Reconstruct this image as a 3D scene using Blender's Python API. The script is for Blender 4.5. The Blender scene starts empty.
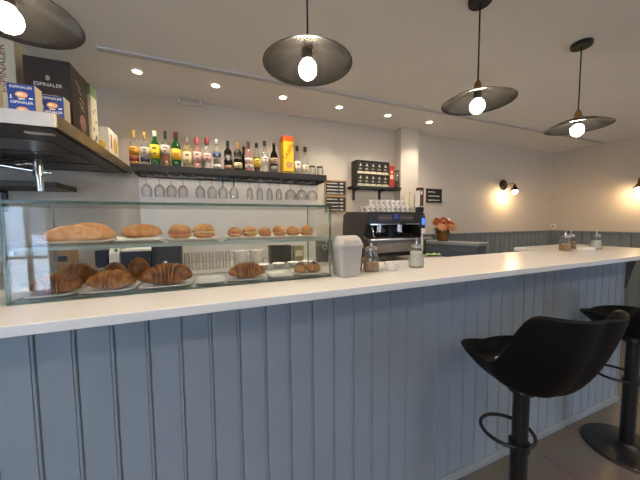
import bpy, bmesh, math, random
from mathutils import Vector, Matrix
R = math.radians
PI = math.pi
random.seed(7)
scene = bpy.context.scene
C = scene.collection

# ------------------------------------------------------------------ camera
cam_d = bpy.data.cameras.new('camera')
cam = bpy.data.objects.new('camera', cam_d)
C.objects.link(cam)
YAW, PITCH, ROLL = 0.3864, 0.06666, -0.00797
fw = Vector((math.sin(YAW)*math.cos(PITCH), math.cos(YAW)*math.cos(PITCH), -math.sin(PITCH)))
rt = Vector((math.cos(YAW), -math.sin(YAW), 0))
up = rt.cross(fw)
r2 = rt*math.cos(ROLL) + up*math.sin(ROLL)
u2 = up*math.cos(ROLL) - rt*math.sin(ROLL)
cam.matrix_world = Matrix(((r2.x, u2.x, -fw.x, 0), (r2.y, u2.y, -fw.y, 0), (r2.z, u2.z, -fw.z, 1.397), (0, 0, 0, 1)))
cam_d.sensor_fit = 'HORIZONTAL'
cam_d.sensor_width = 36
cam_d.lens = 15.445
cam_d.clip_start = 0.02
scene.camera = cam

# ------------------------------------------------------------------ daylight sky, exposure
wd = bpy.data.worlds.new('sky')
scene.world = wd
wd.use_nodes = True
bg = wd.node_tree.nodes['Background']
bg.inputs[0].default_value = (0.62, 0.78, 1.0, 1)
bg.inputs[1].default_value = 11.0
scene.view_settings.view_transform = 'Standard'
scene.view_settings.look = 'None'
scene.view_settings.gamma = 1
scene.view_settings.exposure = 1.0
scene.view_settings.use_curve_mapping = False
scene.cycles.max_bounces = 10
scene.cycles.transparent_max_bounces = 40
scene.cycles.caustics_reflective = False
scene.cycles.caustics_refractive = False
scene.cycles.sample_clamp_indirect = 4
BULB = 150.0        # glow of a pendant bulb
DOWN = 4.2          # watts per recessed spot
SCONCE = 120.0
WARM = (1.0, 0.80, 0.58)

def lamp(name, kind, loc, watts, color=WARM, radius=0.03, parent=None, **kw):
    d = bpy.data.lights.new(name, kind)
    d.energy = watts; d.color = color
    if kind in ('POINT', 'SPOT'): d.shadow_soft_size = radius
    for k, v in kw.items(): setattr(d, k, v)
    o = bpy.data.objects.new(name, d); C.objects.link(o); o.location = loc
    if parent: o.parent = parent
    return o

# ------------------------------------------------------------------ materials
MATS = {}
def nt_new(name):
    m = bpy.data.materials.new(name); m.use_nodes = True
    nt = m.node_tree
    b = nt.nodes['Principled BSDF']
    return m, nt, b
def srgb(h):
    if isinstance(h, str):
        h = h.lstrip('#'); c = [int(h[i:i+2], 16)/255 for i in (0, 2, 4)]
    else: c = list(h)
    return tuple((x/12.92 if x <= .04045 else ((x+.055)/1.055)**2.4) for x in c) + (1,)
def mat(name, col, rough=.5, metal=0., var=.06, scale=30., bump=0., bscale=60., coat=0., alpha=1., spec=.5):
    if name in MATS: return MATS[name]
    m, nt, b = nt_new(name)
    c = srgb(col)
    tc = nt.nodes.new('ShaderNodeTexCoord')
    n = nt.nodes.new('ShaderNodeTexNoise'); n.inputs['Scale'].default_value = scale; n.inputs['Detail'].default_value = 4
    nt.links.new(tc.outputs['Object'], n.inputs['Vector'])
    rp = nt.nodes.new('ShaderNodeValToRGB')
    rp.color_ramp.elements[0].position = .3; rp.color_ramp.elements[1].position = .7
    rp.color_ramp.elements[0].color = tuple(x*(1-var) for x in c[:3]) + (1,)
    rp.color_ramp.elements[1].color = tuple(min(1, x*(1+var)) for x in c[:3]) + (1,)
    nt.links.new(n.outputs['Fac'], rp.inputs['Fac'])
    nt.links.new(rp.outputs['Color'], b.inputs['Base Color'])
    b.inputs['Roughness'].default_value = rough; b.inputs['Metallic'].default_value = metal
    b.inputs['Specular IOR Level'].default_value = spec
    b.inputs['Coat Weight'].default_value = coat
    if bump:
        n2 = nt.nodes.new('ShaderNodeTexNoise'); n2.inputs['Scale'].default_value = bscale
        nt.links.new(tc.outputs['Object'], n2.inputs['Vector'])
        bp = nt.nodes.new('ShaderNodeBump'); bp.inputs['Strength'].default_value = bump; bp.inputs['Distance'].default_value = .01
        nt.links.new(n2.outputs['Fac'], bp.inputs['Height']); nt.links.new(bp.outputs['Normal'], b.inputs['Normal'])
    MATS[name] = m
    return m
def emit(name, col, s):
    if name in MATS: return MATS[name]
    m, nt, b = nt_new(name)
    b.inputs['Base Color'].default_value = srgb(col)
    b.inputs['Emission Color'].default_value = srgb(col)
    b.inputs['Emission Strength'].default_value = s
    MATS[name] = m
    return m
def thin_glass(name, tint=(1, 1, 1), body=0., bodycol='#ffffff', ior=1.45, gl_rough=.02, edge=0., edgecol='#ffffff'):
    """see-through sheet: transparent + fresnel reflection, optionally a share of diffuse body and a denser rim"""
    if name in MATS: return MATS[name]
    m = bpy.data.materials.new(name); m.use_nodes = True
    nt = m.node_tree; nt.nodes.clear()
    out = nt.nodes.new('ShaderNodeOutputMaterial')
    tr = nt.nodes.new('ShaderNodeBsdfTransparent'); tr.inputs['Color'].default_value = tuple(tint) + (1,)
    gl = nt.nodes.new('ShaderNodeBsdfGlossy'); gl.inputs['Roughness'].default_value = gl_rough
    fr = nt.nodes.new('ShaderNodeFresnel')
    gm = nt.nodes.new('ShaderNodeNewGeometry'); ri = nt.nodes.new('ShaderNodeMapRange')   # same mirror share on both sides of a thin sheet
    ri.inputs['To Min'].default_value = ior; ri.inputs['To Max'].default_value = 1/ior
    nt.links.new(gm.outputs['Backfacing'], ri.inputs['Value']); nt.links.new(ri.outputs[0], fr.inputs['IOR'])
    mx = nt.nodes.new('ShaderNodeMixShader')
    last = tr.outputs[0]
    if body or edge:
        df = nt.nodes.new('ShaderNodeBsdfDiffuse'); df.inputs['Color'].default_value = srgb(bodycol)
        m2 = nt.nodes.new('ShaderNodeMixShader')
        if edge:
            lw = nt.nodes.new('ShaderNodeLayerWeight'); lw.inputs['Blend'].default_value = .35
            mr = nt.nodes.new('ShaderNodeMapRange')
            mr.inputs['From Min'].default_value = 0; mr.inputs['From Max'].default_value = 1
            mr.inputs['To Min'].default_value = body; mr.inputs['To Max'].default_value = min(1, body+edge)
            nt.links.new(lw.outputs['Facing'], mr.inputs['Value']); nt.links.new(mr.outputs[0], m2.inputs['Fac'])
        else: m2.inputs['Fac'].default_value = body
        nt.links.new(last, m2.inputs[1]); nt.links.new(df.outputs[0], m2.inputs[2]); last = m2.outputs[0]
    nt.links.new(fr.outputs[0], mx.inputs['Fac']); nt.links.new(last, mx.inputs[1]); nt.links.new(gl.outputs[0], mx.inputs[2])
    nt.links.new(mx.outputs[0], out.inputs['Surface'])
    MATS[name] = m
    return m
def baked(name, dark, light, scale=28, rough=.42, bump=.5):
    """crust: golden to dark brown patches in two octaves"""
    if name in MATS: return MATS[name]
    m, nt, b = nt_new(name)
    tc = nt.nodes.new('ShaderNodeTexCoord')
    n = nt.nodes.new('ShaderNodeTexNoise'); n.inputs['Scale'].default_value = scale; n.inputs['Detail'].default_value = 6; n.inputs['Roughness'].default_value = .62
    nt.links.new(tc.outputs['Object'], n.inputs['Vector'])
    rp = nt.nodes.new('ShaderNodeValToRGB')
    rp.color_ramp.elements[0].position = .36; rp.color_ramp.elements[1].position = .66
    rp.color_ramp.elements[0].color = srgb(dark); rp.color_ramp.elements[1].color = srgb(light)
    nt.links.new(n.outputs['Fac'], rp.inputs['Fac']); nt.links.new(rp.outputs['Color'], b.inputs['Base Color'])
    b.inputs['Roughness'].default_value = rough
    bp = nt.nodes.new('ShaderNodeBump'); bp.inputs['Strength'].default_value = bump; bp.inputs['Distance'].default_value = .004
    nt.links.new(n.outputs['Fac'], bp.inputs['Height']); nt.links.new(bp.outputs['Normal'], b.inputs['Normal'])
    MATS[name] = m
    return m

M_wall = mat('wall_paint', '#cec4b6', .75, var=.015, scale=3, bump=.05, bscale=180)
M_ceil = mat('ceiling_paint', '#f7f2ea', .7, var=.015, scale=3, bump=.04, bscale=120)
M_strip = mat('ceiling_strip_paint', '#cfcbcb', .7, var=.02)
M_wains = mat('wainscot_paint', '#7f8689', .55, var=.03, scale=8)
M_panel = mat('panel_paint', '#8a929a', .42, var=.03, scale=6, bump=.03, bscale=90)
M_slab = mat('white_quartz', '#f3efe9', .22, var=.02, scale=60, coat=.15)
M_white = mat('white_paint', '#e6e2da', .5, var=.02)
M_black = mat('black_metal', '#141312', .38, var=.1)
M_blackmatte = mat('black_matte', '#17161a', .62, var=.1)
M_leather = mat('black_leather', '#050506', .55, var=.2, scale=60, bump=.12, bscale=220, spec=.22)
M_steel = mat('brushed_steel', '#b8b4ac', .28, 1., var=.08, scale=40)
M_chrome = mat('chrome', '#e0dfdc', .08, 1., var=.02)
M_darksteel = mat('dark_steel', '#56504a', .35, .9, var=.1, scale=12)
M_hoodunder = mat('hood_underside', '#4a4540', .5, .6, var=.12, scale=9)
M_shade = mat('shade_black_enamel', '#2a2725', .30, .55, var=.06)
M_shadein = mat('shade_inner_metal', '#3f3f3e', .22, .9, var=.05, scale=6)
M_brass = mat('brass', '#a88652', .3, 1., var=.06)
M_cord = mat('cord_fabric', '#151310', .8)
M_wood = mat('pine_wood', '#94774f', .5, var=.15, scale=14)
M_board = mat('blackboard', '#1f1d1c', .75, var=.12, scale=20)
M_chalk = mat('chalk', '#d8d5cd', .9)
M_porcelain = mat('porcelain', '#efece6', .18, var=.01, coat=.3)
M_glass = thin_glass('case_glass', (.975, .99, .982), ior=1.5)
M_glassedge = thin_glass('case_glass_edge', (.45, .62, .55), body=.6, bodycol='#53695f', ior=1.5, gl_rough=.15)
M_glassfront = thin_glass('shelf_glass_edge', (.75, .85, .8), body=.75, bodycol='#b9c6bc', ior=1.5, gl_rough=.15)
M_clear = thin_glass('clear_glass', (.93, .94, .93), body=.03, edge=.42, bodycol='#a9a6a0', ior=1.4)
M_wineglass = thin_glass('wine_glass', (.97, .97, .97), body=.03, edge=.4, bodycol='#a5a19b', ior=1.3)
M_blueglass = thin_glass('blue_glass', (.35, .62, .8), body=.45, edge=.3, bodycol='#2f83b4', ior=1.4)
M_bulb = emit('bulb_glow', '#ffe8cc', BULB)
M_sconce = emit('wall_bulb_glow', '#ffd9a4', SCONCE)
M_spot = emit('spot_glow', '#ffe9c8', 22)
M_winpane = thin_glass('window_glass', (.97, .98, 1), ior=1.3)

# ------------------------------------------------------------------ mesh building
class MB:
    def __init__(s): s.bm = bmesh.new(); s.n = 0
    def _mi(s, faces, mi):
        for f in faces: f.material_index = mi
    def box(s, x0, x1, y0, y1, z0, z1, mi=0, bev=0., rot=None, piv=None):
        b = bmesh.new()
        bmesh.ops.create_cube(b, size=1)
        for v in b.verts:
            v.co = Vector(((x0+x1)/2 + v.co.x*(x1-x0), (y0+y1)/2 + v.co.y*(y1-y0), (z0+z1)/2 + v.co.z*(z1-z0)))
        if bev: bmesh.ops.bevel(b, geom=b.edges[:] , offset=bev, segments=2, affect='EDGES', profile=.5)
        if rot is not None:
            bmesh.ops.rotate(b, verts=b.verts, cent=piv or Vector(((x0+x1)/2, (y0+y1)/2, (z0+z1)/2)), matrix=rot)
        s.add(b, mi); return s
    def add(s, b, mi=None):
        me = bpy.data.meshes.new('t')
        if mi is not None: s._mi(b.faces, mi)
        b.to_mesh(me); b.free()
        s.bm.from_mesh(me); bpy.data.meshes.remove(me)
    def lathe(s, prof, c=(0, 0, 0), seg=24, mi=0, axis=None, sx=1., sy=1.):
        """prof: list of (r, z); closed at ends where r = 0"""
        b = bmesh.new(); rings = []
        for r, z in prof:
            if r < 1e-6: rings.append([b.verts.new((0, 0, z))])
            else: rings.append([b.verts.new((r*sx*math.cos(2*PI*k/seg), r*sy*math.sin(2*PI*k/seg), z)) for k in range(seg)])
        for a, d in zip(rings, rings[1:]):
            for k in range(seg):
                k2 = (k+1) % seg
                if len(a) == 1 and len(d) == 1: continue
                if len(a) == 1: b.faces.new((a[0], d[k2], d[k])) if False else b.faces.new((a[0], d[k], d[k2]))
                elif len(d) == 1: b.faces.new((a[k], a[k2], d[0]))
                else: b.faces.new((a[k], a[k2], d[k2], d[k]))
        bmesh.ops.recalc_face_normals(b, faces=b.faces)
        if axis is not None:
            q = Vector((0, 0, 1)).rotation_difference(Vector(axis).normalized())
            bmesh.ops.rotate(b, verts=b.verts, cent=(0, 0, 0), matrix=q.to_matrix())
        bmesh.ops.translate(b, verts=b.verts, vec=Vector(c))
        s.add(b, mi); return s
    def cyl(s, p0, p1, r0, r1=None, seg=20, mi=0):
        p0, p1 = Vector(p0), Vector(p1); r1 = r0 if r1 is None else r1
        L = (p1-p0).length
        return s.lathe([(0, 0), (r0, 0), (r1, L), (0, L)], p0, seg, mi, axis=p1-p0)
    def tube(s, pts, r, seg=10, mi=0, closed=False, taper=None):
        pts = [Vector(p) for p in pts]; n = len(pts); b = bmesh.new(); rings = []
        ref = None
        for i, p in enumerate(pts):
            if closed: t = (pts[(i+1) % n] - pts[i-1]).normalized()
            else: t = (pts[min(i+1, n-1)] - pts[max(i-1, 0)]).normalized()
            if ref is None: ref = t.orthogonal().normalized()
            ref = (ref - t*ref.dot(t)).normalized(); bi = t.cross(ref)
            rr = r if taper is None else taper[i]
            rings.append([b.verts.new(p + ref*rr*math.cos(2*PI*k/seg) + bi*rr*math.sin(2*PI*k/seg)) for k in range(seg)])
        m = n if closed else n-1
        for i in range(m):
            a, d = rings[i], rings[(i+1) % n]
            for k in range(seg): b.faces.new((a[k], a[(k+1) % seg], d[(k+1) % seg], d[k]))
        if not closed: b.faces.new(rings[0][::-1]); b.faces.new(rings[-1])
        bmesh.ops.recalc_face_normals(b, faces=b.faces)
        s.add(b, mi); return s
    def ball(s, c, r, sc=(1, 1, 1), seg=16, mi=0):
        b = bmesh.new(); bmesh.ops.create_uvsphere(b, u_segments=seg, v_segments=max(6, seg//2), radius=r)
        for v in b.verts: v.co = Vector((v.co.x*sc[0]+c[0], v.co.y*sc[1]+c[1], v.co.z*sc[2]+c[2]))
        s.add(b, mi); return s
    def prism(s, poly, z0, z1, mi=0):
        b = bmesh.new()
        lo = [b.verts.new((x, y, z0)) for x, y in poly]; hi = [b.verts.new((x, y, z1)) for x, y in poly]
        n = len(poly)
        b.faces.new(lo[::-1]); b.faces.new(hi)
        for i in range(n): b.faces.new((lo[i], lo[(i+1) % n], hi[(i+1) % n], hi[i]))
        bmesh.ops.recalc_face_normals(b, faces=b.faces)
        s.add(b, mi); return s
    def side_prism(s, poly, x0, x1, mi=0):
        """outline in the y-z plane extruded along x"""
        b = bmesh.new()
        A = [b.verts.new((x0, y, z)) for y, z in poly]; B = [b.verts.new((x1, y, z)) for y, z in poly]
        b.faces.new(A); b.faces.new(B[::-1])
        for i in range(len(poly)): b.faces.new((A[i], A[(i+1) % len(poly)], B[(i+1) % len(poly)], B[i]))
        bmesh.ops.recalc_face_normals(b, faces=b.faces)
        s.add(b, mi); return s
    def build(s, name, mats, parent=None, loc=(0, 0, 0), rz=0, smooth=False, ang=40):
        me = bpy.data.meshes.new(name); s.bm.to_mesh(me); s.bm.free()
        for m in (mats if isinstance(mats, (list, tuple)) else [mats]): me.materials.append(m)
        o = bpy.data.objects.new(name, me); C.objects.link(o)
        o.location = loc; o.rotation_euler = (0, 0, rz)
        if parent: o.parent = parent
        if smooth:
            me.shade_smooth()
            me.set_sharp_from_angle(angle=R(ang))
        return o
def tag(o, label=None, cat=None, group=None, kind=None):
    if label: o['label'] = label
    if cat: o['category'] = cat
    if group: o['group'] = group
    if kind: o['kind'] = kind
    return o
def thing(name, label, cat, loc=(0, 0, 0), rz=0, group=None):
    o = bpy.data.objects.new(name, None); C.objects.link(o)
    o.empty_display_size = .05
    o.location = loc; o.rotation_euler = (0, 0, rz)
    return tag(o, label, cat, group)
def struct(o): o['kind'] = 'structure'; return o
def dup(root, loc, rz=None, label=None, group=None):
    r = root.copy(); C.objects.link(r); r.location = loc
    if rz is not None: r.rotation_euler = (0, 0, rz)
    if label: r['label'] = label
    if group: r['group'] = group
    for ch in list(root.children):
        c = ch.copy(); C.objects.link(c); c.parent = r
        for g in ch.children:
            d = g.copy(); C.objects.link(d); d.parent = c
    return r
def lettering(name, text, size, material, parent, loc, rot, ex=.0004, align='CENTER', sx=1., shear=0.):
    cu = bpy.data.curves.new('t', 'FONT'); cu.body = text; cu.size = size; cu.extrude = ex
    cu.align_x = align; cu.align_y = 'CENTER'; cu.shear = shear
    t = bpy.data.objects.new('t', cu); C.objects.link(t)
    bpy.context.view_layer.update()
    me = bpy.data.meshes.new_from_object(t.evaluated_get(bpy.context.evaluated_depsgraph_get()))
    bpy.data.objects.remove(t); bpy.data.curves.remove(cu)
    me.name = name; me.materials.clear(); me.materials.append(material)
    o = bpy.data.objects.new(name, me); C.objects.link(o)
    o.parent = parent; o.location = loc; o.rotation_euler = rot; o.scale = (sx, 1, 1)
    return o
FRONT = (PI/2, 0, 0)            # text on a face that looks towards -y
RIGHT = (PI/2, 0, PI/2)         # text on a face that looks towards +x

# ================================================================== the room
XL, XR, YB, YF, ZC = -4.4, 4.93, 2.612, -2.4, 2.417
def floor_mat():
    m, nt, b = nt_new('floor_tiles')
    tc = nt.nodes.new('ShaderNodeTexCoord')
    br = nt.nodes.new('ShaderNodeTexBrick'); br.offset = 0
    br.inputs['Scale'].default_value = 1; br.inputs['Brick Width'].default_value = .6; br.inputs['Row Height'].default_value = .6
    br.inputs['Mortar Size'].default_value = .004
    br.inputs['Color1'].default_value = srgb('#756a5e'); br.inputs['Color2'].default_value = srgb('#6f6459'); br.inputs['Mortar'].default_value = srgb('#5a5147')
    nt.links.new(tc.outputs['Object'], br.inputs['Vector'])
    n = nt.nodes.new('ShaderNodeTexNoise'); n.inputs['Scale'].default_value = 5; n.inputs['Detail'].default_value = 6
    nt.links.new(tc.outputs['Object'], n.inputs['Vector'])
    mx = nt.nodes.new('ShaderNodeMix'); mx.data_type = 'RGBA'; mx.blend_type = 'MULTIPLY'; mx.inputs[0].default_value = .35
    nt.links.new(br.outputs['Color'], mx.inputs[6]); nt.links.new(n.outputs['Color'], mx.inputs[7])
    nt.links.new(mx.outputs[2], b.inputs['Base Color'])
    b.inputs['Roughness'].default_value = .38
    return m
struct(MB().box(XL, XR, YF, YB, -.1, 0).build('floor', floor_mat()))
struct(MB().box(XL, XR, YF, YB, ZC, ZC+.1).build('ceiling', M_ceil))
struct(MB().box(XL, XR, YB, YB+.12, -.1, ZC+.1).build('wall_back', M_wall))
struct(MB().box(XR, XR+.12, YF-.12, YB+.12, -.1, ZC+.1).build('wall_right', M_wall))
struct(MB().box(XL-.12, XL, YF-.12, YB+.12, -.1, ZC+.1).build('wall_left', M_wall))
# street side wall with two windows and a glazed door
holes = [(-4.2, -1.88, .3, 2.3), (-1.62, -.72, .0, 2.15), (3.3, 4.3, .8, 2.2)]
w = MB(); x = XL
for a, b_, z0, z1 in holes:
    w.box(x, a, YF-.12, YF, -.1, ZC+.1)
    if z0 > 0: w.box(a, b_, YF-.12, YF, -.1, z0)
    else: w.box(a, b_, YF-.12, YF, -.1, -.001)
    w.box(a, b_, YF-.12, YF, z1, ZC+.1); x = b_
w.box(x, XR, YF-.12, YF, -.1, ZC+.1)
struct(w.build('wall_front', M_wall))
M_frame = mat('window_frame_paint', '#3d4146', .5)
def window(n, a, b_, z0, z1, cols, rows):
    f = MB()
    f.box(a, a+.06, YF-.1, YF-.02, z0, z1).box(b_-.06, b_, YF-.1, YF-.02, z0, z1)
    f.box(a+.06, b_-.06, YF-.1, YF-.02, z0, z0+.06).box(a+.06, b_-.06, YF-.1, YF-.02, z1-.06, z1)
    for i in range(1, cols):
        xx = a + (b_-a)*i/cols
        f.box(xx-.02, xx+.02, YF-.09, YF-.03, z0+.06, z1-.06)
    for i in range(1, rows):
        zz = z0 + (z1-z0)*i/rows
        f.box(a+.06, b_-.06, YF-.085, YF-.035, zz-.018, zz+.018)
    o = struct(f.build('window_%d' % n, M_frame))
    MB().box(a+.06, b_-.06, YF-.062, YF-.058, z0+.06, z1-.06).build('pane', M_winpane, o)
    lamp('window_portal', 'AREA', ((a+b_)/2, YF-.13, (z0+z1)/2), 1, (1, 1, 1), shape='RECTANGLE', size=b_-a, size_y=z1-z0).rotation_euler = (-PI/2, 0, PI)
window(1, holes[0][0], holes[0][1], .3, 2.3, 9, 3)
window(2, holes[2][0], holes[2][1], .8, 2.2, 3, 2)
d1 = MB()
a, b_, _, z1 = holes[1]
M_door = mat('door_paint', '#33363b', .5)
d1.box(a, a+.08, YF-.1, YF-.03, 0, z1).box(b_-.08, b_, YF-.1, YF-.03, 0, z1).box(a+.08, b_-.08, YF-.1, YF-.03, z1-.1, z1).box(a+.08, b_-.08, YF-.1, YF-.03, 0, 1.9)
d1o = struct(d1.build('door_1', M_door))
MB().cyl((b_-.12, YF-.03, 1.0), (b_-.12, YF+.03, 1.0), .012).cyl((b_-.12, YF+.03, 1.0), (b_-.25, YF+.03, 1.0), .012).build('door_handle', M_steel, d1o, smooth=True)
for o in list(C.objects):
    if o.type == 'LIGHT' and o.name.startswith('window_portal'): o.data.cycles.is_portal = True
# ground outside the windows
struct(MB().box(-16, 16, -14.2, YF-.125, -.2, -.12).build('street_ground', mat('pale_paving', '#d2d0ca', .9)))
# house front across the street
m_ = MB(); m_.box(-16, 16, -14.6, -14.2, -.2, 4.6)
hf = struct(m_.build('street_house_front', mat('house_render', '#a9b2bd', .9)))
for k in range(12):
    MB().box(-15+2.5*k, -13.8+2.5*k, -14.22, -14.19, .9, 2.9).build('window_opening', mat('dark_window', '#39424e', .2), hf)
# ceiling step strip, wall pillar, wainscot, baseboards
struct(MB().box(-.56, XR, 2.005, 2.045, ZC-.012, ZC+.004).build('trim_1', M_strip))
struct(MB().box(1.98, 2.225, 2.5, YB, 0, ZC).build('wall_pillar', M_wall))
def wains_profile(length, z1, pitch=.095):
    """strip of tongue and groove boards lying along +x, its face towards -y"""
    pts = []; t = 0.
    while t < length:
        e = min(t+pitch, length)
        pts += [(t, -.006), (t+.003, -.012), (e-.003, -.012), (e, -.006)]
        t = e
    return pts
def grooved(length, z0, z1, pitch, depth=.007, bead=.006, thick=.018):
    b = bmesh.new(); prof = [(0, 0)]
    n = int(round(length/pitch))
    for i in range(n):
        s, e = i*pitch, (i+1)*pitch
        prof += [(s+.0005, -thick+depth), (s+.0045, -thick), (e-.012, -thick), (e-.010, -thick+.003), (e-.0075, -thick+.0005), (e-.003, -thick+.0005), (e-.0005, -thick+depth)]
    prof.append((n*pitch, 0))
    lo = [b.verts.new((x, y, z0)) for x, y in prof]; hi = [b.verts.new((x, y, z1)) for x, y in prof]
    for i in range(len(prof)-1): b.faces.new((lo[i], lo[i+1], hi[i+1], hi[i]))
    b.faces.new((lo[-1], lo[0], hi[0], hi[-1]))
    b.faces.new(lo[::-1]); b.faces.new(hi)
    bmesh.ops.recalc_face_normals(b, faces=b.faces)
    return b
m_ = MB(); g = grooved(XR-2.23, 0.1, 1.215, .0964); bmesh.ops.translate(g, verts=g.verts, vec=(2.227, YB, 0)); m_.add(g, 0)
m_.box(2.226, XR, YB-.032, YB, 1.215, 1.238, bev=.004)
struct(m_.build('trim_2', M_wains))
m_ = MB(); g = grooved(4.9, .1, 1.215, .098)
bmesh.ops.rotate(g, verts=g.verts, cent=(0, 0, 0), matrix=Matrix.Rotation(-PI/2, 3, 'Z'))
bmesh.ops.translate(g, verts=g.verts, vec=(XR, YB-.02, 0)); m_.add(g, 0)
m_.box(XR-.032, XR, YF+.1, YB-.033, 1.215, 1.238, bev=.004)
struct(m_.build('trim_3', M_wains))
struct(MB().box(2.226, XR-.03, YB-.026, YB, 0, .1).build('baseboard_back', M_white))
struct(MB().box(XR-.028, XR, YF, YB-.028, 0, .2).build('baseboard_right', M_white))
struct(MB().box(-.5, 1.02, YB-.012, YB, 1.03, 1.757).build('trim_4', mat('splashback', '#f2efe9', .35, var=.01)))
struct(MB().box(-1.20, -1.135, 2.55, YB, 1.86, ZC).build('trim_5', mat('slate_paint', '#6d7280', .6)))
# vent cover where ceiling meets back wall
v = tag(MB().box(-.19, -.02, 2.565, YB, 2.378, 2.414, bev=.004).build('ceiling_vent', M_ceil), 'small rectangular vent box where ceiling meets back wall', 'vent')
mv = MB()
for k in range(4): mv.box(-.18, -.03, 2.562, 2.566, 2.384+.008*k, 2.387+.008*k)
mv.build('slats', mat('vent_slat_taupe', '#8d8577', .8), v)  # slats in a darker taupe than the vent box
# wall outlet by the corner
t = tag(MB().box(XR-.008, XR, 2.535, 2.60, 1.262, 1.332, bev=.002).build('wall_outlet', M_white), 'small white wall outlet above wainscot near corner', 'outlet')
MB().cyl((XR-.010, 2.567, 1.297), (XR-.0078, 2.567, 1.297), .016).build('socket', mat('outlet_grey', '#9a958d', .6), t)

# ================================================================== bar counter
cnt = thing('bar_counter', 'long grey blue panelled bar counter under white top', 'bar counter', (0, 1.03, 0))
PX0 = -.4790 - 12*.0958
g = grooved(.0958*int((2.905-PX0)/.0958), .0, 1.1225, .0958, thick=.02)
m_ = MB(); bmesh.ops.translate(g, verts=g.verts, vec=(PX0, .02, 0)); m_.add(g, 0)
XE = PX0 + .0958*int((2.905-PX0)/.0958)
m_.box(PX0, XE, .0205, .30, 0, 1.1225)
m_.build('panelling', M_panel, cnt)
m_ = MB(); m_.box(PX0, XE+.012, -.016, -.0004, 0, .036, bev=.003).box(PX0, XE+.012, -.011, -.0004, .036, .042, bev=.002)
m_.build('baseboard', mat('skirting_paint', '#8e9294', .45), cnt)
m_ = MB(); m_.box(XE-.004, XE+.018, -.004, .30, .043, 1.1225, bev=.003)
m_.build('end_panel', M_panel, cnt)
mtop = MB()
mtop.prism([(-1.65, .882), (3.40, .882), (3.40, 1.625), (2.55, 1.625), (2.55, 1.392), (-1.65, 1.392)], 1.123, 1.152)
ctop = mtop.build('counter_top', M_slab)
bv = ctop.modifiers.new('b', 'BEVEL'); bv.width = .003; bv.segments = 2; bv.limit_method = 'ANGLE'
tag(ctop, 'long white stone worktop on the bar counter', 'worktop')
# black bracket under the overhanging end
b = bmesh.new()
prof = [(0, 0), (.19, 0), (.185, -.035), (.150, -.075), (.115, -.12), (.075, -.185), (.045, -.24), (.03, -.245), (0, -.25)]
A = [b.verts.new((XE+.019+u, 1.030, 1.1225+z)) for u, z in prof]; B = [b.verts.new((XE+.019+u, 1.055, 1.1225+z)) for u, z in prof]
b.faces.new(A); b.faces.new(B[::-1])
for i in range(len(prof)): b.faces.new((A[i], A[(i+1) % len(prof)], B[(i+1) % len(prof)], B[i]))
bmesh.ops.recalc_face_normals(b, faces=b.faces)
m_ = MB(); m_.add(b, 0)
tag(m_.build('support_bracket', M_black), 'black curved bracket under right end of the white worktop', 'bracket')

# ================================================================== bar stools
def stool_bucket():
    nt_, ns = 48, 10
    b = bmesh.new()
    def lerp(a, c, t): return a + (c-a)*t
    def sm(t): t = max(0, min(1, t)); return t*t*(3-2*t)
    def rim(th):
        a = abs(th)
        h = lerp(.805, .835, sm(a/R(75)))
        h = lerp(h, BACK_H, sm((a-R(100))/R(30)))
        rf, rs, rb = .222, .20, .255
        rx = rs*math.sin(th); ry = (rf if a < PI/2 else rb)*math.cos(th)
        # squarer plan
        k = 1 + .15*abs(math.sin(2*th))
        return rx*k, ry*k - (.03*sm((a-R(95))/R(60))), h
    zb = .700
    outer = []; inner = []
    for i in range(nt_):
        th = -PI + 2*PI*i/nt_
        rx, ry, h = rim(th); a = abs(th)
        ro = []; ri = []
        for j in range(1, ns+1):
            s = j/ns
            ro.append(b.verts.new((rx*s**.72, ry*s**.72, zb + (h-zb)*s**(1.9+.5*sm((a-R(70))/R(60))))))
        for j in range(1, ns+1):
            s = j/ns
            zi = .765
            q = .93*s**.85 if j < ns else .955
            ri.append(b.verts.new((rx*q, ry*q, zi + (h+.004-zi)*s**3.2)))
        outer.append(ro); inner.append(ri)
    co = b.verts.new((0, 0, zb)); ci = b.verts.new((0, 0, .765))
    for i in range(nt_):
        k = (i+1) % nt_
        b.faces.new((co, outer[i][0], outer[k][0])); b.faces.new((ci, inner[k][0], inner[i][0]))
        for j in range(ns-1):
            b.faces.new((outer[i][j], outer[i][j+1], outer[k][j+1], outer[k][j]))
            b.faces.new((inner[i][j], inner[k][j], inner[k][j+1], inner[i][j+1]))
        b.faces.new((outer[i][-1], inner[i][-1], inner[k][-1], outer[k][-1]))
    bmesh.ops.recalc_face_normals(b, faces=b.faces)
    return b
BACK_H = 1.085
STOOL_RZ = R(-12)
st = thing('bar_stool', 'black leather bucket bar stool nearest the camera, standing at the counter', 'bar stool', (1.215, .72, 0), STOOL_RZ, 'black bar stools at the counter')
m_ = MB(); m_.add(stool_bucket(), 0)
seat = m_.build('bucket_seat', M_leather, st, smooth=True, ang=60)
sb = seat.modifiers.new('s', 'SUBSURF'); sb.levels = 1; sb.render_levels = 1
m_ = MB(); m_.lathe([(0, .672), (.05, .672), (.055, .680), (.05, .712), (0, .712)], seg=28); m_.build('seat_plate', M_black, st, smooth=True)
m_ = MB(); m_.cyl((0, 0, .012), (0, 0, .44), .033, seg=28).cyl((0, 0, .44), (0, 0, .675), .030, seg=28); m_.build('column', M_black, st, smooth=True)
m_ = MB(); m_.lathe([(0, 0.001), (.2, 0.001), (.205, .006), (.2, .012), (.12, .020), (.05, .030), (.034, .045), (0, .045)], seg=48); m_.build('base', M_black, st, smooth=True)
ringpts = [(.105*math.cos(a), .083 + .105*math.sin(a), .43) for a in [2*PI*k/36 for k in range(36)]]
m_ = MB(); m_.tube(ringpts, .008, 10, closed=True); m_.lathe([(.0335, .415), (.040, .415), (.040, .445), (.0335, .445)], seg=24); 
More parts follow.
